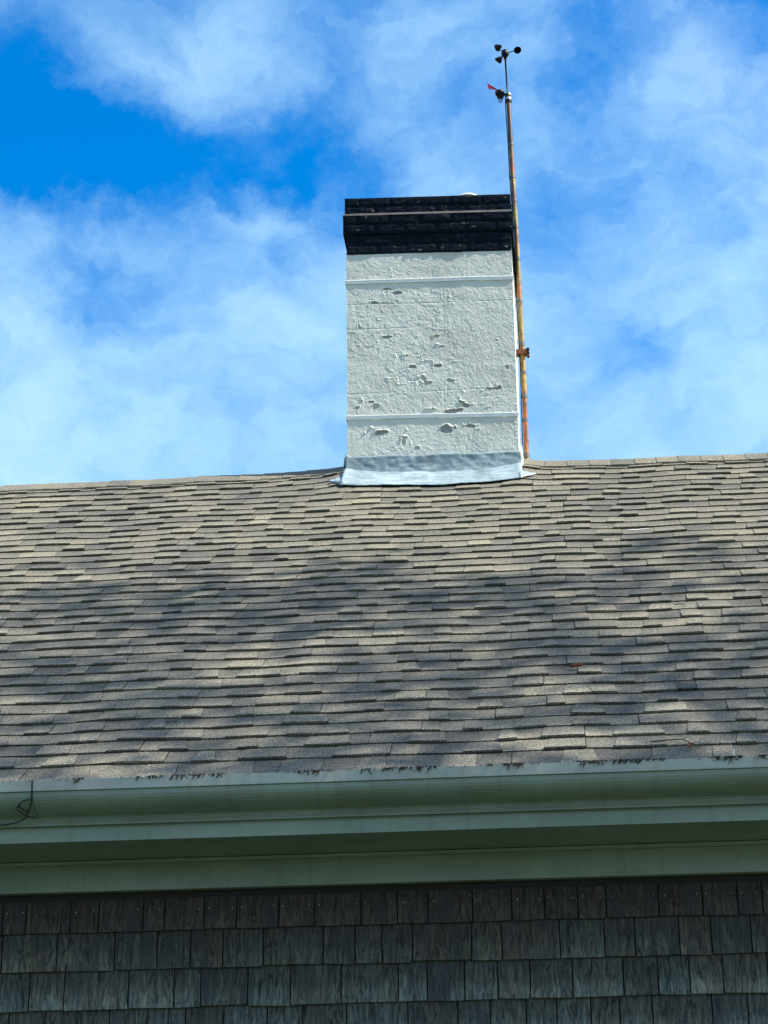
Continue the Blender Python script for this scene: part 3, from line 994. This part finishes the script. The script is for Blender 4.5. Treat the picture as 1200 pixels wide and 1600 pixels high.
# flashing: upstand + apron, ruckled, wrapping the corners
def flashing():
    nu, nv = 130, 34
    V = []; T = []
    x0_, x1_ = CHX0 - .012, CHX1 + .014
    zroof = Z0 + (CHY0 - Y0) * math.tan(PITCH)
    for j in range(nv):
        t_ = j / (nv - 1)
        for i_ in range(nu):
            u = i_ / (nu - 1); x_ = x0_ + (x1_ - x0_) * u
            rk = float(fbm(x_ * 9, t_ * 5, 4, 101)); rk2 = float(fbm(x_ * 26, t_ * 9, 3, 102))
            if t_ < .55:        # upstand from the top down
                q_ = t_ / .55
                z_ = zroof + .155 - .015 * (u - .5) - q_ * .145 + .003 * math.sin(x_ * 17) * (1 - q_) + .020 * max(0, .03 - u) / .03 * (1 - q_)
                y_ = CHY0 - .010 - .004 * q_ - .004 * rk - .004 * rk2 - (.012 * q_ ** 3)
                if q_ < .04: y_ += .006
                c = .66 + .20 * rk + .14 * rk2 - .10 * math.exp(-((q_ - .15) / .12) ** 2)
                xx = x_ + (x_ - (x0_ + x1_) / 2) * .0 + (.012 * q_ * (1 if u > .97 else 0))
            else:
                q_ = (t_ - .55) / .45
                s_ = (CHY0 - Y0) / CP - .012 - q_ * (.325 + .010 * float(fbm(x_ * 3, 4, 3, 105)))
                p_ = surf(x_, s_, .020 + .010 * (1 - q_) ** 2 + .006 * rk * (1 - q_ * .6) + .003 * rk2)
                y_, z_ = float(p_[1]), float(p_[2])
                ext = .010
                xx = x_ + (ext * q_ * (1 if u > .9 else 0) * (u - .9) / .1) - (ext * q_ * (1 if u < .1 else 0) * (.1 - u) / .1)
                c = .76 + .26 * rk + .05 * math.sin(u * 6)
            V.append((xx, y_, z_)); T.append((c, c, c))
    Fq = [(j * nu + i_ + 1, j * nu + i_, (j + 1) * nu + i_, (j + 1) * nu + i_ + 1) for j in range(nv - 1) for i_ in range(nu - 1)]
    # side pieces climbing the slope on both sides, and tails lying on the roof
    for sx in (-1, 1):
        xb_ = CHX0 - .012 if sx < 0 else CHX1 + .014
        o = len(V); m_ = 26
        for i_ in range(m_):
            u = i_ / (m_ - 1); y_ = CHY0 - .012 + u * (YR - CHY0 + .3)
            zr_ = Z0 + (min(y_, 2 * YR - y_) - Y0) * math.tan(PITCH)
            rk = float(fbm(y_ * 14, 3 + sx, 3, 110))
            for q_ in (0, .33, .66, 1):
                crum = (.012 * rk + .006 * math.sin(q_ * 9 + i_)) * math.exp(-u * 6)
                V.append((xb_ + sx * (.004 + .010 * q_ + crum), y_, zr_ + .150 - q_ * .14))
                c = .95 + .2 * rk; T.append((c, c, c))
        for i_ in range(m_ - 1):
            for a in range(3):
                p_ = o + i_ * 4 + a
                Fq.append((p_, p_ + 4, p_ + 5, p_ + 1) if sx < 0 else (p_ + 1, p_ + 5, p_ + 4, p_))
        # tapering tail on the slope
        o = len(V)
        for i_ in range(9):
            u = i_ / 8; xx = xb_ + sx * (u * .105 - .012)
            s_b = (CHY0 - Y0) / CP - .322 + .12 * u ** 1.2; s_t = s_b + .15 * (1 - u) ** .8 + .004
            for s_ in (s_b, (s_b + s_t) / 2, s_t):
                p_ = surf(xx, s_, .0215 - .003 * u + .002 * math.sin(i_ * 2.1)); V.append(tuple(float(a) for a in p_)); c = .85; T.append((c, c, c))
        for i_ in range(8):
            for a in range(2):
                p_ = o + i_ * 3 + a
                Fq.append((p_, p_ + 3, p_ + 4, p_ + 1) if sx > 0 else (p_ + 1, p_ + 4, p_ + 3, p_))
    o_ = mesh_obj('flashing', V, Fq, M_lead, chim, tint=T, smooth=True)
    md = o_.modifiers.new('thickness', 'SOLIDIFY'); md.thickness = .003; md.offset = 1
flashing()
# flue lid peeping over the cap
v, f = lathe([(0, .028), (.045, .026), (.080, .016), (.096, .002), (.100, -.010), (.094, -.012), (.088, -.004), (.07, .002), (.0, .008)], 32, loc=(-.487, 13.62, 9.331))
flue = mesh_obj('flue_lid', v, f, M_metalcap, chim, smooth=True)
v, f = lathe([(0.078, -.30), (.082, -.30), (.082, -.004), (.070, -.004), (.07, -.30)], 24, loc=(-.487, 13.62, 9.331))
mesh_obj('flue_pipe', v, f, M_black, chim, smooth=True)

# ------------------------------------------------------------------ mast with instruments
PY = 13.6
POLE = [(7.05, -.1475, 0), (7.3586, -.1482, 0), (7.6256, -.1473, 0), (7.9905, -.1475, 0), (8.2282, -.1515, 0), (8.5315, -.1545, 0), (8.8639, -.1575, 0), (9.0920, -.1610, 0), (9.2976, -.1665, 0), (9.4848, -.1710, 0), (9.8797, -.1770, 0), (10.0878, -.1811, 0), (10.150, -.1815, 0)]
def pole_x(z):
    zs = [p[0] for p in POLE]; return float(np.interp(z, zs, [p[1] for p in POLE]))
mast = tag(empty('instrument_mast', (-.148, PY, 7.1)), 'thin pole in chipped yellow, orange and brown paint beside the chimney', 'pole')
OL, YE, OR, RD, BR, DK = (.31, .235, .065), (.40, .27, .055), (.44, .20, .04), (.34, .095, .035), (.13, .060, .040), (.055, .035, .030)
BANDS = [(7.05, OR), (7.43, OR), (7.46, RD), (7.66, (.48, .13, .04)), (7.70, RD), (7.83, OR), (7.90, YE), (8.13, YE), (8.18, RD), (8.24, OL), (8.52, OL), (8.56, RD), (8.72, OL), (8.84, OL), (8.87, YE), (9.02, RD), (9.05, OL), (9.22, OL), (9.27, BR), (9.36, BR), (9.40, OL), (9.46, YE), (9.50, RD), (9.62, BR), (9.66, OL), (9.70, BR), (9.80, DK), (10.15, BR)]
zs = np.arange(7.05, 10.151, .012)
v, f = tube([(pole_x(z), PY, z) for z in zs], [.0175 - .0015 * (z - 7) / 3 for z in zs], 12)
rp = random.Random(4)
T = []
bz = [b[0] for b in BANDS]
for z in zs:
    for k in range(12):
        zz = z + .02 * rp.gauss(0, 1)
        c = np.array([np.interp(zz, bz, [b[1][j] for b in BANDS]) for j in range(3)])
        nse = float(fbm(k * .9, z * 9, 3, 200))
        if nse > .22: c = np.array(BR) * .9 + c * .1
        T.append(tuple(c * rp.uniform(.85, 1.1)))
mesh_obj('pole', v, f, M_pole, mast, tint=T, smooth=True)
for z, hgt in ((7.386, .030), (7.64, .026), (7.815, .030), (7.985, .024), (8.20, .030), (8.52, .022), (8.845, .026), (9.09, .022), (9.30, .018), (9.485, .020), (9.745, .014)):
    v, f = tube([(pole_x(z - hgt / 2), PY, z - hgt / 2), (pole_x(z + hgt / 2), PY, z + hgt / 2)], .0196 - .0013 * (z - 7) / 3, 12)
    mesh_obj('tape_band', v, f, M_tape, mast)
# cable strapped to the pole's left side
zs2 = np.arange(7.2, 10.14, .03)
v, f = tube([(pole_x(z) - .0195 - .004 * float(vnoise(z * 4, 1, 7)), PY - .006 - .004 * math.sin(z * 3), z) for z in zs2], .0034, 6)
mesh_obj('cable', v, f, M_black, mast, smooth=True)
# slim rod at the top
v, f = tube([(-.1812, PY, 10.06), (-.187, PY, 10.22), (-.1925, PY, 10.455)], .0062, 8)
mesh_obj('rod', v, f, M_black, mast, smooth=True)
# clamps at the pole head
for z, hh, rr_, mt_ in ((10.150, .012, .021, M_steel), (10.115, .014, .022, M_steel), (10.095, .012, .023, M_black)):
    v, f = tube([(pole_x(z) + .0, PY, z - hh / 2), (pole_x(z), PY, z + hh / 2)], rr_, 12)
    mesh_obj('clamp', v, f, mt_, mast)
# bracket that holds the pole to the chimney
brk = MB()
brk.add(box(CHX1 - .01, -.122, PY - .027, PY - .0235, 8.118, 8.152), BOXF)
brk.add(box(CHX1 - .01, -.122, PY + .0235, PY + .027, 8.118, 8.152), BOXF)
brk.add(box(CHX1 - .004, CHX1 + .003, PY - .05, PY + .05, 8.108, 8.162), BOXF)
bo = brk.build('bracket', M_rust, mast)
for zz in (8.122, 8.150):
    v, f = lathe([(0, -.034), (.009, -.034), (.011, -.028), (.011, -.022), (.004, -.022), (.004, .03), (.010, .03), (.010, .038), (0, .038)], 6, loc=(-.112, PY, zz), axis=(0, 1, 0))
    mesh_obj('bolt', v, f, M_black, bo)
brk = MB(); brk.add(box(-.128, -.104, PY - .0225, PY + .0225, 8.116, 8.156), BOXF)
brk.build('clamp_jaw', M_rust, bo)

# anemometer
anem = tag(empty('anemometer', (-.1925, PY, 10.455)), 'black cup anemometer with three small cups on top of the mast', 'anemometer')
v, f = lathe([(0, .034), (.014, .033), (.023, .026), (.026, .014), (.027, .0), (.025, -.014), (.019, -.020), (.012, -.024), (.010, -.042), (.0, -.042)], 20, loc=(-.1925, PY, 10.487))
mesh_obj('hub', v, f, M_black, anem, smooth=True)
for a in (-8, 112, 232):
    d = Vector((math.cos(R(a)), -math.sin(R(-a)) * 1, 0)); d = Vector((math.cos(R(a)), math.sin(R(a)), 0))
    c0 = Vector((-.1925, PY, 10.494)); tilt_ = .012 if a == -8 else 0.0
    c1 = c0 + d * .078 + Vector((0, 0, tilt_))
    v, f = tube([c0 + d * .02, c1], .0036, 6); ar = mesh_obj('arm', v, f, M_black, anem)
    ax = Vector((d.y, -d.x, 0)) if a != -8 else Vector((-.10, -.95, -.1))
    prof = [(.0275, .0), (.0268, -.004), (.0225, -.014), (.0165, -.026), (.0100, -.037), (.0050, -.043), (.0006, -.045)]
    prof2 = [(max(r_ - .0015, .0003), z_ + .0012) for r_, z_ in prof][::-1]
    v, f = lathe(prof + prof2, 18, loc=c1 + d * .012, axis=ax)
    mesh_obj('cup', v, f, M_black, ar, smooth=True)

# wind vane
vane = tag(empty('wind_vane', (-.2365, PY, 10.13)), 'small wind vane with red tail on black housing, clamped below the anemometer', 'wind vane')
v, f = lathe([(0, .030), (.020, .028), (.032, .020), (.034, .008), (.033, -.004), (.028, -.006), (.024, -.03), (.016, -.036), (0, -.036)], 18, loc=(-.2385, PY - .004, 10.158), axis=(-.12, -.1, 1))
mesh_obj('housing', v, f, M_black, vane, smooth=True)
v, f = tube([(-.215, PY, 10.150), (-.182, PY - .022, 10.145)], .008, 8)
mesh_obj('mounting_arm', v, f, M_black, vane)
ty = PY - .01
tail = [(-.3235, 10.2455), (-.3205, 10.2050), (-.262, 10.186), (-.258, 10.196)]
tv = [(a, ty - .0015, z) for a, z in tail] + [(a, ty + .0015, z) for a, z in tail]
mesh_obj('tail', tv, [(0, 1, 2, 3), (7, 6, 5, 4), (0, 4, 5, 1), (1, 5, 6, 2), (2, 6, 7, 3), (3, 7, 4, 0)], M_red, vane)
v, f = tube([(-.3235, ty, 10.2465), (-.300, ty, 10.220), (-.262, ty, 10.197), (-.25, ty, 10.185)], .0022, 6)
mesh_obj('spine', v, f, M_black, vane)
v, f = tube([(-.243, PY - .02, 10.14), (-.247, PY - .022, 10.10), (-.238, PY - .022, 10.075), (-.228, PY - .02, 10.09), (-.222, PY - .018, 10.13), (-.205, PY - .02, 10.15)], .0045, 7)
mesh_obj('cable_loop', v, f, M_black, vane, smooth=True)

# ------------------------------------------------------------------ small things on the roof and gutter
def on_roof(x_, s_, h_=.012):
    return Vector([float(a) for a in surf(x_, s_, h_)])


def leaf_mesh(c, ln, wd, ang, lift, seed):
    """curled dry leaf with lobed outline lying on the roof"""
    r_ = random.Random(seed)
    ux = Vector((1, 0, 0)); us = Vector((0, CP, SP)); un = Vector((0, -SP, CP))
    a = ux * math.cos(ang) + us * math.sin(ang); b = -ux * math.sin(ang) + us * math.cos(ang)
    v = []; n = 9
    for i_ in range(n):
        t_ = i_ / (n - 1)
        wl = wd * math.sin(math.pi * min(1, t_ * .95 + .03)) ** .7 * (1 + .35 * math.sin(t_ * 21 + seed)) * .5
        mid = c + a * (t_ - .5) * ln + un * (lift * math.sin(t_ * 3.1) + .004)
        v += [mid - b * wl + un * (.012 + .006 * r_.random()), mid, mid + b * wl + un * (.010 + .006 * r_.random())]
    f = [(i_ * 3 + k_, i_ * 3 + k_ + 1, i_ * 3 + k_ + 4, i_ * 3 + k_ + 3) for i_ in range(n - 1) for k_ in (0, 1)]
    return v, f


def thin(o, th_=.0008):
    md = o.modifiers.new('thickness', 'SOLIDIFY'); md.thickness = th_; return o


lf1 = tag(thin(mesh_obj('dry_leaf', *leaf_mesh(on_roof(.085, 1.066), .055, .022, .1, .004, 3), M_leafdry)), 'brown curled dead leaf caught under a shingle halfway down the roof at the right', 'leaf')
lf2 = tag(thin(mesh_obj('dry_leaf', *leaf_mesh(on_roof(.520, -.055), .050, .026, 1.2, .004, 8), M_leafdry)), 'reddish dead leaf hanging from a twig on the lowest shingle course', 'leaf')


def twig(pts, r_=.0022):
    P_ = [on_roof(a, b, .012 + c) for a, b, c in pts]
    v, f = tube(P_, [r_ * (1 - .5 * i_ / len(P_)) for i_ in range(len(P_))], 6); return v, f


tw = MB(); tw.add(*twig([(.075, 1.075, .006), (.02, 1.10, .006), (-.02, 1.104, .005), (-.055, 1.125, .004)])); tw.add(*twig([(.0, 1.102, .005), (-.02, 1.120, .010), (-.03, 1.13, .012)], .0012))
tag(tw.build('twig', M_twig), 'thin dark twig ending in the brown leaf halfway down the roof', 'twig')
tw = MB(); tw.add(*twig([(.36, .03, .003), (.40, .038, .004), (.47, .045, .005), (.49, .030, .008), (.515, -.005, .010)], .003)); tw.add(*twig([(.49, .03, .008), (.51, .04, .014)], .0014))
tag(tw.build('twig', M_twig), 'dark twig lying along the second shingle course above the gutter, right side', 'twig')
tw = MB(); tw.add(*twig([(-1.700, .482, .004), (-1.672, .488, .010), (-1.655, .468, .010), (-1.652, .455, .004)], .0026)); tw.add(*twig([(-1.672, .486, .010), (-1.65, .490, .006)], .0016))
tag(tw.build('twig', M_twig), 'short hooked twig on the lower left of the roof', 'twig')
tw = MB(); tw.add(*twig([(.585, 2.05, .004), (.615, 2.045, .008), (.640, 2.02, .004)], .0022)); tw.add(*twig([(.615, 2.045, .008), (.637, 2.045, .010)], .0014))
tag(tw.build('twig', M_twig), 'tiny forked twig on the right side of the roof below its middle', 'twig')
# torn strip of pale backing
st = [on_roof(a, b, .013) for a, b in ((.425, 3.655), (.47, 3.648), (.54, 3.665), (.545, 3.672), (.47, 3.657), (.43, 3.663))]
tag(thin(mesh_obj('torn_strip', st, [(0, 1, 4, 5), (1, 2, 3, 4)], M_feather)), 'thin white torn strip along a shingle edge on the upper right roof', 'strip')
# feather
fb = on_roof(.672, -.185, .014)
fv = []; 
for i_ in range(7):
    t_ = i_ / 6; c_ = fb + Vector((.010 * t_ + .004 * math.sin(t_ * 3), -.004 * t_, .036 * t_)); w_ = .0045 * math.sin(math.pi * (t_ * .85 + .1))
    fv += [c_ + Vector((-w_, 0, 0)), c_ + Vector((0, -.002, 0)), c_ + Vector((w_, 0, 0))]
tag(thin(mesh_obj('feather', fv, [(i_ * 3 + k_, i_ * 3 + k_ + 1, i_ * 3 + k_ + 4, i_ * 3 + k_ + 3) for i_ in range(6) for k_ in (0, 1)], M_feather), .0005), 'small white feather standing in the debris at the right end of the gutter', 'feather')

# black wire hanging at the gutter joint
fy = 8.592
W1 = [(-2.119, fy, 3.936), (-2.1185, fy - .002, 3.885), (-2.121, 8.602, 3.868), (-2.124, 8.612, 3.850), (-2.132, 8.632, 3.834), (-2.150, 8.66, 3.820), (-2.170, 8.70, 3.806), (-2.25, 8.732, 3.7935), (-2.40, 8.733, 3.793)]
W2 = [(-2.123, 8.606, 3.862), (-2.145, 8.606, 3.860), (-2.165, 8.612, 3.852), (-2.178, 8.625, 3.840), (-2.160, 8.645, 3.828), (-2.14, 8.66, 3.824)]
W3 = [(-2.172, 8.622, 3.843), (-2.188, 8.635, 3.834), (-2.175, 8.655, 3.822), (-2.150, 8.685, 3.813), (-2.12, 8.705, 3.808)]
wm = MB()
for Wp, r_ in ((W1, .0026), (W2, .0022), (W3, .0018)):
    # soften with a Catmull-like resample
    P_ = [Vector(p) for p in Wp]; out_ = []
    for i_ in range(len(P_) - 1):
        p0 = P_[max(i_ - 1, 0)]; p1 = P_[i_]; p2 = P_[i_ + 1]; p3 = P_[min(i_ + 2, len(P_) - 1)]
        for k_ in range(4):
            t_ = k_ / 4
            out_.append(.5 * ((2 * p1) + (p2 - p0) * t_ + (2 * p0 - 5 * p1 + 4 * p2 - p3) * t_ ** 2 + (-p0 + 3 * p1 - 3 * p2 + p3) * t_ ** 3) + Vector((rp.gauss(0, .0006), 0, rp.gauss(0, .0006))))
    out_.append(P_[-1])
    wm.add(*tube(out_, r_, 6))
tag(wm.build('wire', M_black), 'tangled black wire hanging over the gutter joint at the far left', 'wire')

# rotted needles and moss hanging over the lip
def lip_x(px): return float(np.interp(px, [0, 123, 300, 490, 640, 800, 930, 1140, 1200], [-2.251, -1.931, -1.473, -.985, -.603, -.198, .128, .652, .801]))
CL = [(123, 1.0), (214, .7), (236, 1), (250, .6), (274, 1), (286, 1), (306, .8), (315, .8), (334, .6), (345, .8), (470, 1), (482, .8), (495, 1.2), (513, .8), (577, 1), (606, 1.2), (612, .8), (630, .9), (642, .7), (655, 1.1), (676, 1.2), (762, .7), (790, 1), (797, 1.3), (806, 1), (815, 1), (913, .9), (920, 1.1), (928, 1), (937, 1.2), (946, .9), (960, .7), (972, 1), (982, 1.1), (993, 1), (1006, .7), (1020, .8), (1032, .6), (1118, .8), (1128, 1), (1142, 1.2), (1150, 1), (1156, .8), (1186, 1), (1196, .9)]
dm_ = MB(); rd_ = random.Random(31)
def strand(x_, z_, ln, lean, r_):
    P_ = [(x_, 8.5945, z_ + .004)]
    for q_ in (1, 2, 3):
        P_.append((x_ + lean * q_ / 3 + rd_.gauss(0, .0012), 8.5935 - rd_.uniform(0, .003), z_ - ln * q_ / 3))
    return tube(P_, [r_, r_, r_ * .8, r_ * .3], 4)
wob = lambda x_: .003 * float(fbm(x_ * .7, 1.3, 3, 3))
for px, am in CL:
    xc = lip_x(px); nst = int(5 * am)
    for q_ in range(nst):
        x_ = xc + rd_.gauss(0, .009)
        dm_.add(*strand(x_, 3.9375 + wob(x_), rd_.choice([.3, .5, 1, 1]) * rd_.uniform(.008, .026) * am, rd_.choice([-1, -1, 1]) * rd_.uniform(.0, .016), rd_.uniform(.0008, .0028)))
    for q_ in range(int(7 * am)):      # crumbs on top of the lip
        x_ = xc + rd_.gauss(0, .012); z_ = 3.9385 + wob(x_); sz = rd_.uniform(.002, .0060)
        v, f = lathe([(0, sz), (sz, 0), (0, -sz * .6)], 5, loc=(x_, 8.603, z_ + sz * .4)); dm_.add(v, f)
for q_ in range(90):                   # stray needles along the whole lip
    x_ = rd_.uniform(-2.4, 1.0); dm_.add(*strand(x_, 3.9375 + wob(x_), rd_.uniform(.003, .010), rd_.uniform(-.01, .01), .0009))
sc_ = MB()
for px, am in CL:
    if rd_.random() < .5:
        xc = lip_x(px) + rd_.gauss(0, .01); zc = 3.9385 + wob(xc); a_ = rd_.uniform(0, 3.1); l_ = rd_.uniform(.006, .013)
        ca, sa_ = math.cos(a_) * l_, abs(math.sin(a_)) * l_
        sc_.add([(xc, 8.592, zc - .004), (xc + ca * .6, 8.590, zc + sa_ * .3), (xc + ca, 8.594, zc + sa_), (xc + ca * .2, 8.596, zc + sa_ * .7)], [(0, 1, 2, 3)])
tag(thin(sc_.build('leaf_scraps', M_leafdry), .0006), 'small brown leaf scraps caught among the needles along the gutter lip', 'leaf scraps', kind='stuff')
tag(dm_.build('gutter_debris', M_darkdirt), 'dark rotted needles and moss hanging in tufts over the gutter lip', 'debris', kind='stuff')

# ------------------------------------------------------------------ trees (all stand outside the picture; one shades the eaves)
def leaf_cloud(P_, size, mat, name, parent):
    n = len(P_); rg = np.random.default_rng(3)
    a = rg.normal(size=(n, 3)); a /= np.linalg.norm(a, axis=1)[:, None]
    b = rg.normal(size=(n, 3)); b -= (a * b).sum(1)[:, None] * a; b /= np.linalg.norm(b, axis=1)[:, None]
    s_ = (size * rg.uniform(.7, 1.3, n))[:, None]
    V_ = np.stack([P_ - a * s_ * .6, P_ + b * s_ * .32, P_ + a * s_ * .6, P_ - b * s_ * .32], 1).reshape(-1, 3)
    Fq = [(4 * i_, 4 * i_ + 1, 4 * i_ + 2, 4 * i_ + 3) for i_ in range(n)]
    return mesh_obj(name, V_, Fq, mat, parent, kind='stuff')


tree = tag(empty('shade_tree', (8.6, 5.6, 0)), 'tall leafy tree beside the house that throws dappled shade over the eaves', 'tree')
Sv = np.array(S)
pts = []
rg = np.random.default_rng(17)
NT = 60000
tx = rg.uniform(-5.2, 3.4, NT); tsl = rg.uniform(-4.5, 4.0, NT)
# blotches: (px-independent) positions on the roof where the sun breaks through or the shade is deep: x, s, rx, rs, amount
SPOTS = [(-2.3, .85, .35, .16, -.5), (-1.40, 1.25, .26, .20, -.7), (-.95, 1.65, .22, .12, -.5), (.10, .10, .45, .10, -.8), (-1.55, .15, .3, .10, -.4), (-.3, .75, .35, .10, -.5), (.75, 1.95, .45, .3, -.6), (.55, .45, .3, .1, -.4),
         (-2.9, 2.0, .5, .3, -.5), (-.2, 1.9, .25, .15, -.4), (-2.4, 2.85, .5, .15, .3), (-1.1, 3.05, .35, .20, .55), (-.75, 2.45, .6, .25, .35), (-.2, 2.2, .3, .25, .4), (.66, 3.15, .35, .22, .5), (.45, 3.45, .3, .15, .25), (-1.9, 2.3, .4, .3, .4), (-2.4, 1.3, .4, .2, .4), (-1.9, .9, .4, .2, .35), (-.75, 1.1, .5, .2, .35), (.25, 1.3, .5, .25, .3)]
cov = np.interp(tsl, [-4.5, -.35, -.22, .3, 1.2, 2.4, 2.9, 3.5], [1.0, 1.0, .82, .60, .64, .58, .24, .0])
cov += .55 * fbm(tx * 1.9 + tsl * 1.2, tsl * 2.6, 3, 400) * np.clip((3.6 - tsl), 0, 1) * (tsl > -.3)
for sx, s_, rx_, rs_, am in SPOTS:
    cov += am * np.exp(-((tx - sx) / rx_) ** 2 - ((tsl - s_) / rs_) ** 2)
keep = rg.uniform(0, 1, NT) < np.clip(cov, 0, 1) * .62
tx, tsl = tx[keep], tsl[keep]
base = np.stack([tx, Y0 + tsl * CP, Z0 + tsl * SP], 1)
dist = 11.5 + 3.8 * rg.beta(2, 2, len(tx))
Pl = base + dist[:, None] * Sv
leaf_cloud(Pl, .105, M_leaf, 'crown', tree)
cen = Pl.mean(0)
trk = MB()
tp = [(8.6, 5.6, 0), (8.55, 5.6, 2.5), (8.35, 5.7, 5), (8.2, 5.9, 7.2)]
trk.add(*tube(tp, [.34, .27, .22, .16], 12))
lim = random.Random(12)
for q_ in range(26):
    e = Pl[lim.randrange(len(Pl))]
    st_ = Vector(tp[3]) if q_ % 2 else Vector((8.3, 5.75, 5.8))
    md_ = (st_ + Vector([float(a) for a in e])) / 2 + Vector((lim.gauss(0, .3), lim.gauss(0, .3), .5))
    trk.add(*tube([st_, md_, tuple(float(a) for a in e)], [.075, .035, .010], 6))
trk.build('trunk', M_bark, tree)

LABS = ['broad green tree on the lawn facing the house, leftmost of the row', 'green tree on the lawn facing the house, second from left', 'green tree on the lawn straight across from the chimney', 'green tree on the lawn facing the house, fourth from left', 'green tree on the lawn facing the house, rightmost of the row']
tproto = None
for i_, (tx_, ty_, sc_) in enumerate([(-52, -48, 1.1), (-24, -62, 1.2), (2, -66, 1.1), (27, -62, 1.2), (54, -46, 1.1)]):
    if tproto is None:
        root = empty('lawn_tree', (0, 0, 0))
        n_ = 9000
        cl_ = np.random.default_rng(8)
        cc_ = cl_.normal(size=(40, 3)) * np.array([1.7, 1.7, 1.6]) + np.array([0, 0, 5.4])
        P_ = cc_[cl_.integers(0, 40, n_)] + cl_.normal(size=(n_, 3)) * .62
        leaf_cloud(P_, .26, M_leaf2, 'crown', root)
        tb = MB(); tb.add(*tube([(0, 0, 0), (.05, 0, 2), (0, .1, 4), (.1, 0, 6.5)], [.26, .2, .14, .04], 10))
        for k_ in range(9):
            e = cc_[k_]; tb.add(*tube([(0, .05, 3.2), tuple(float(a) * .6 + (0, 0, 2)[j] for j, a in enumerate(e)), tuple(float(a) for a in e)], [.09, .05, .015], 6))
        tb.build('trunk', M_bark, root)
        tproto = root; kids = list(root.children)
    else:
        root = tproto.copy(); col.objects.link(root)
        for ch in kids:
            c_ = ch.copy(); col.objects.link(c_); c_.parent = root
    root.location = (tx_, ty_, 0); root.scale = (sc_, sc_, sc_); root.rotation_euler = (0, 0, i_ * 1.3)
    tag(root, LABS[i_], 'tree', 'trees across the lawn')
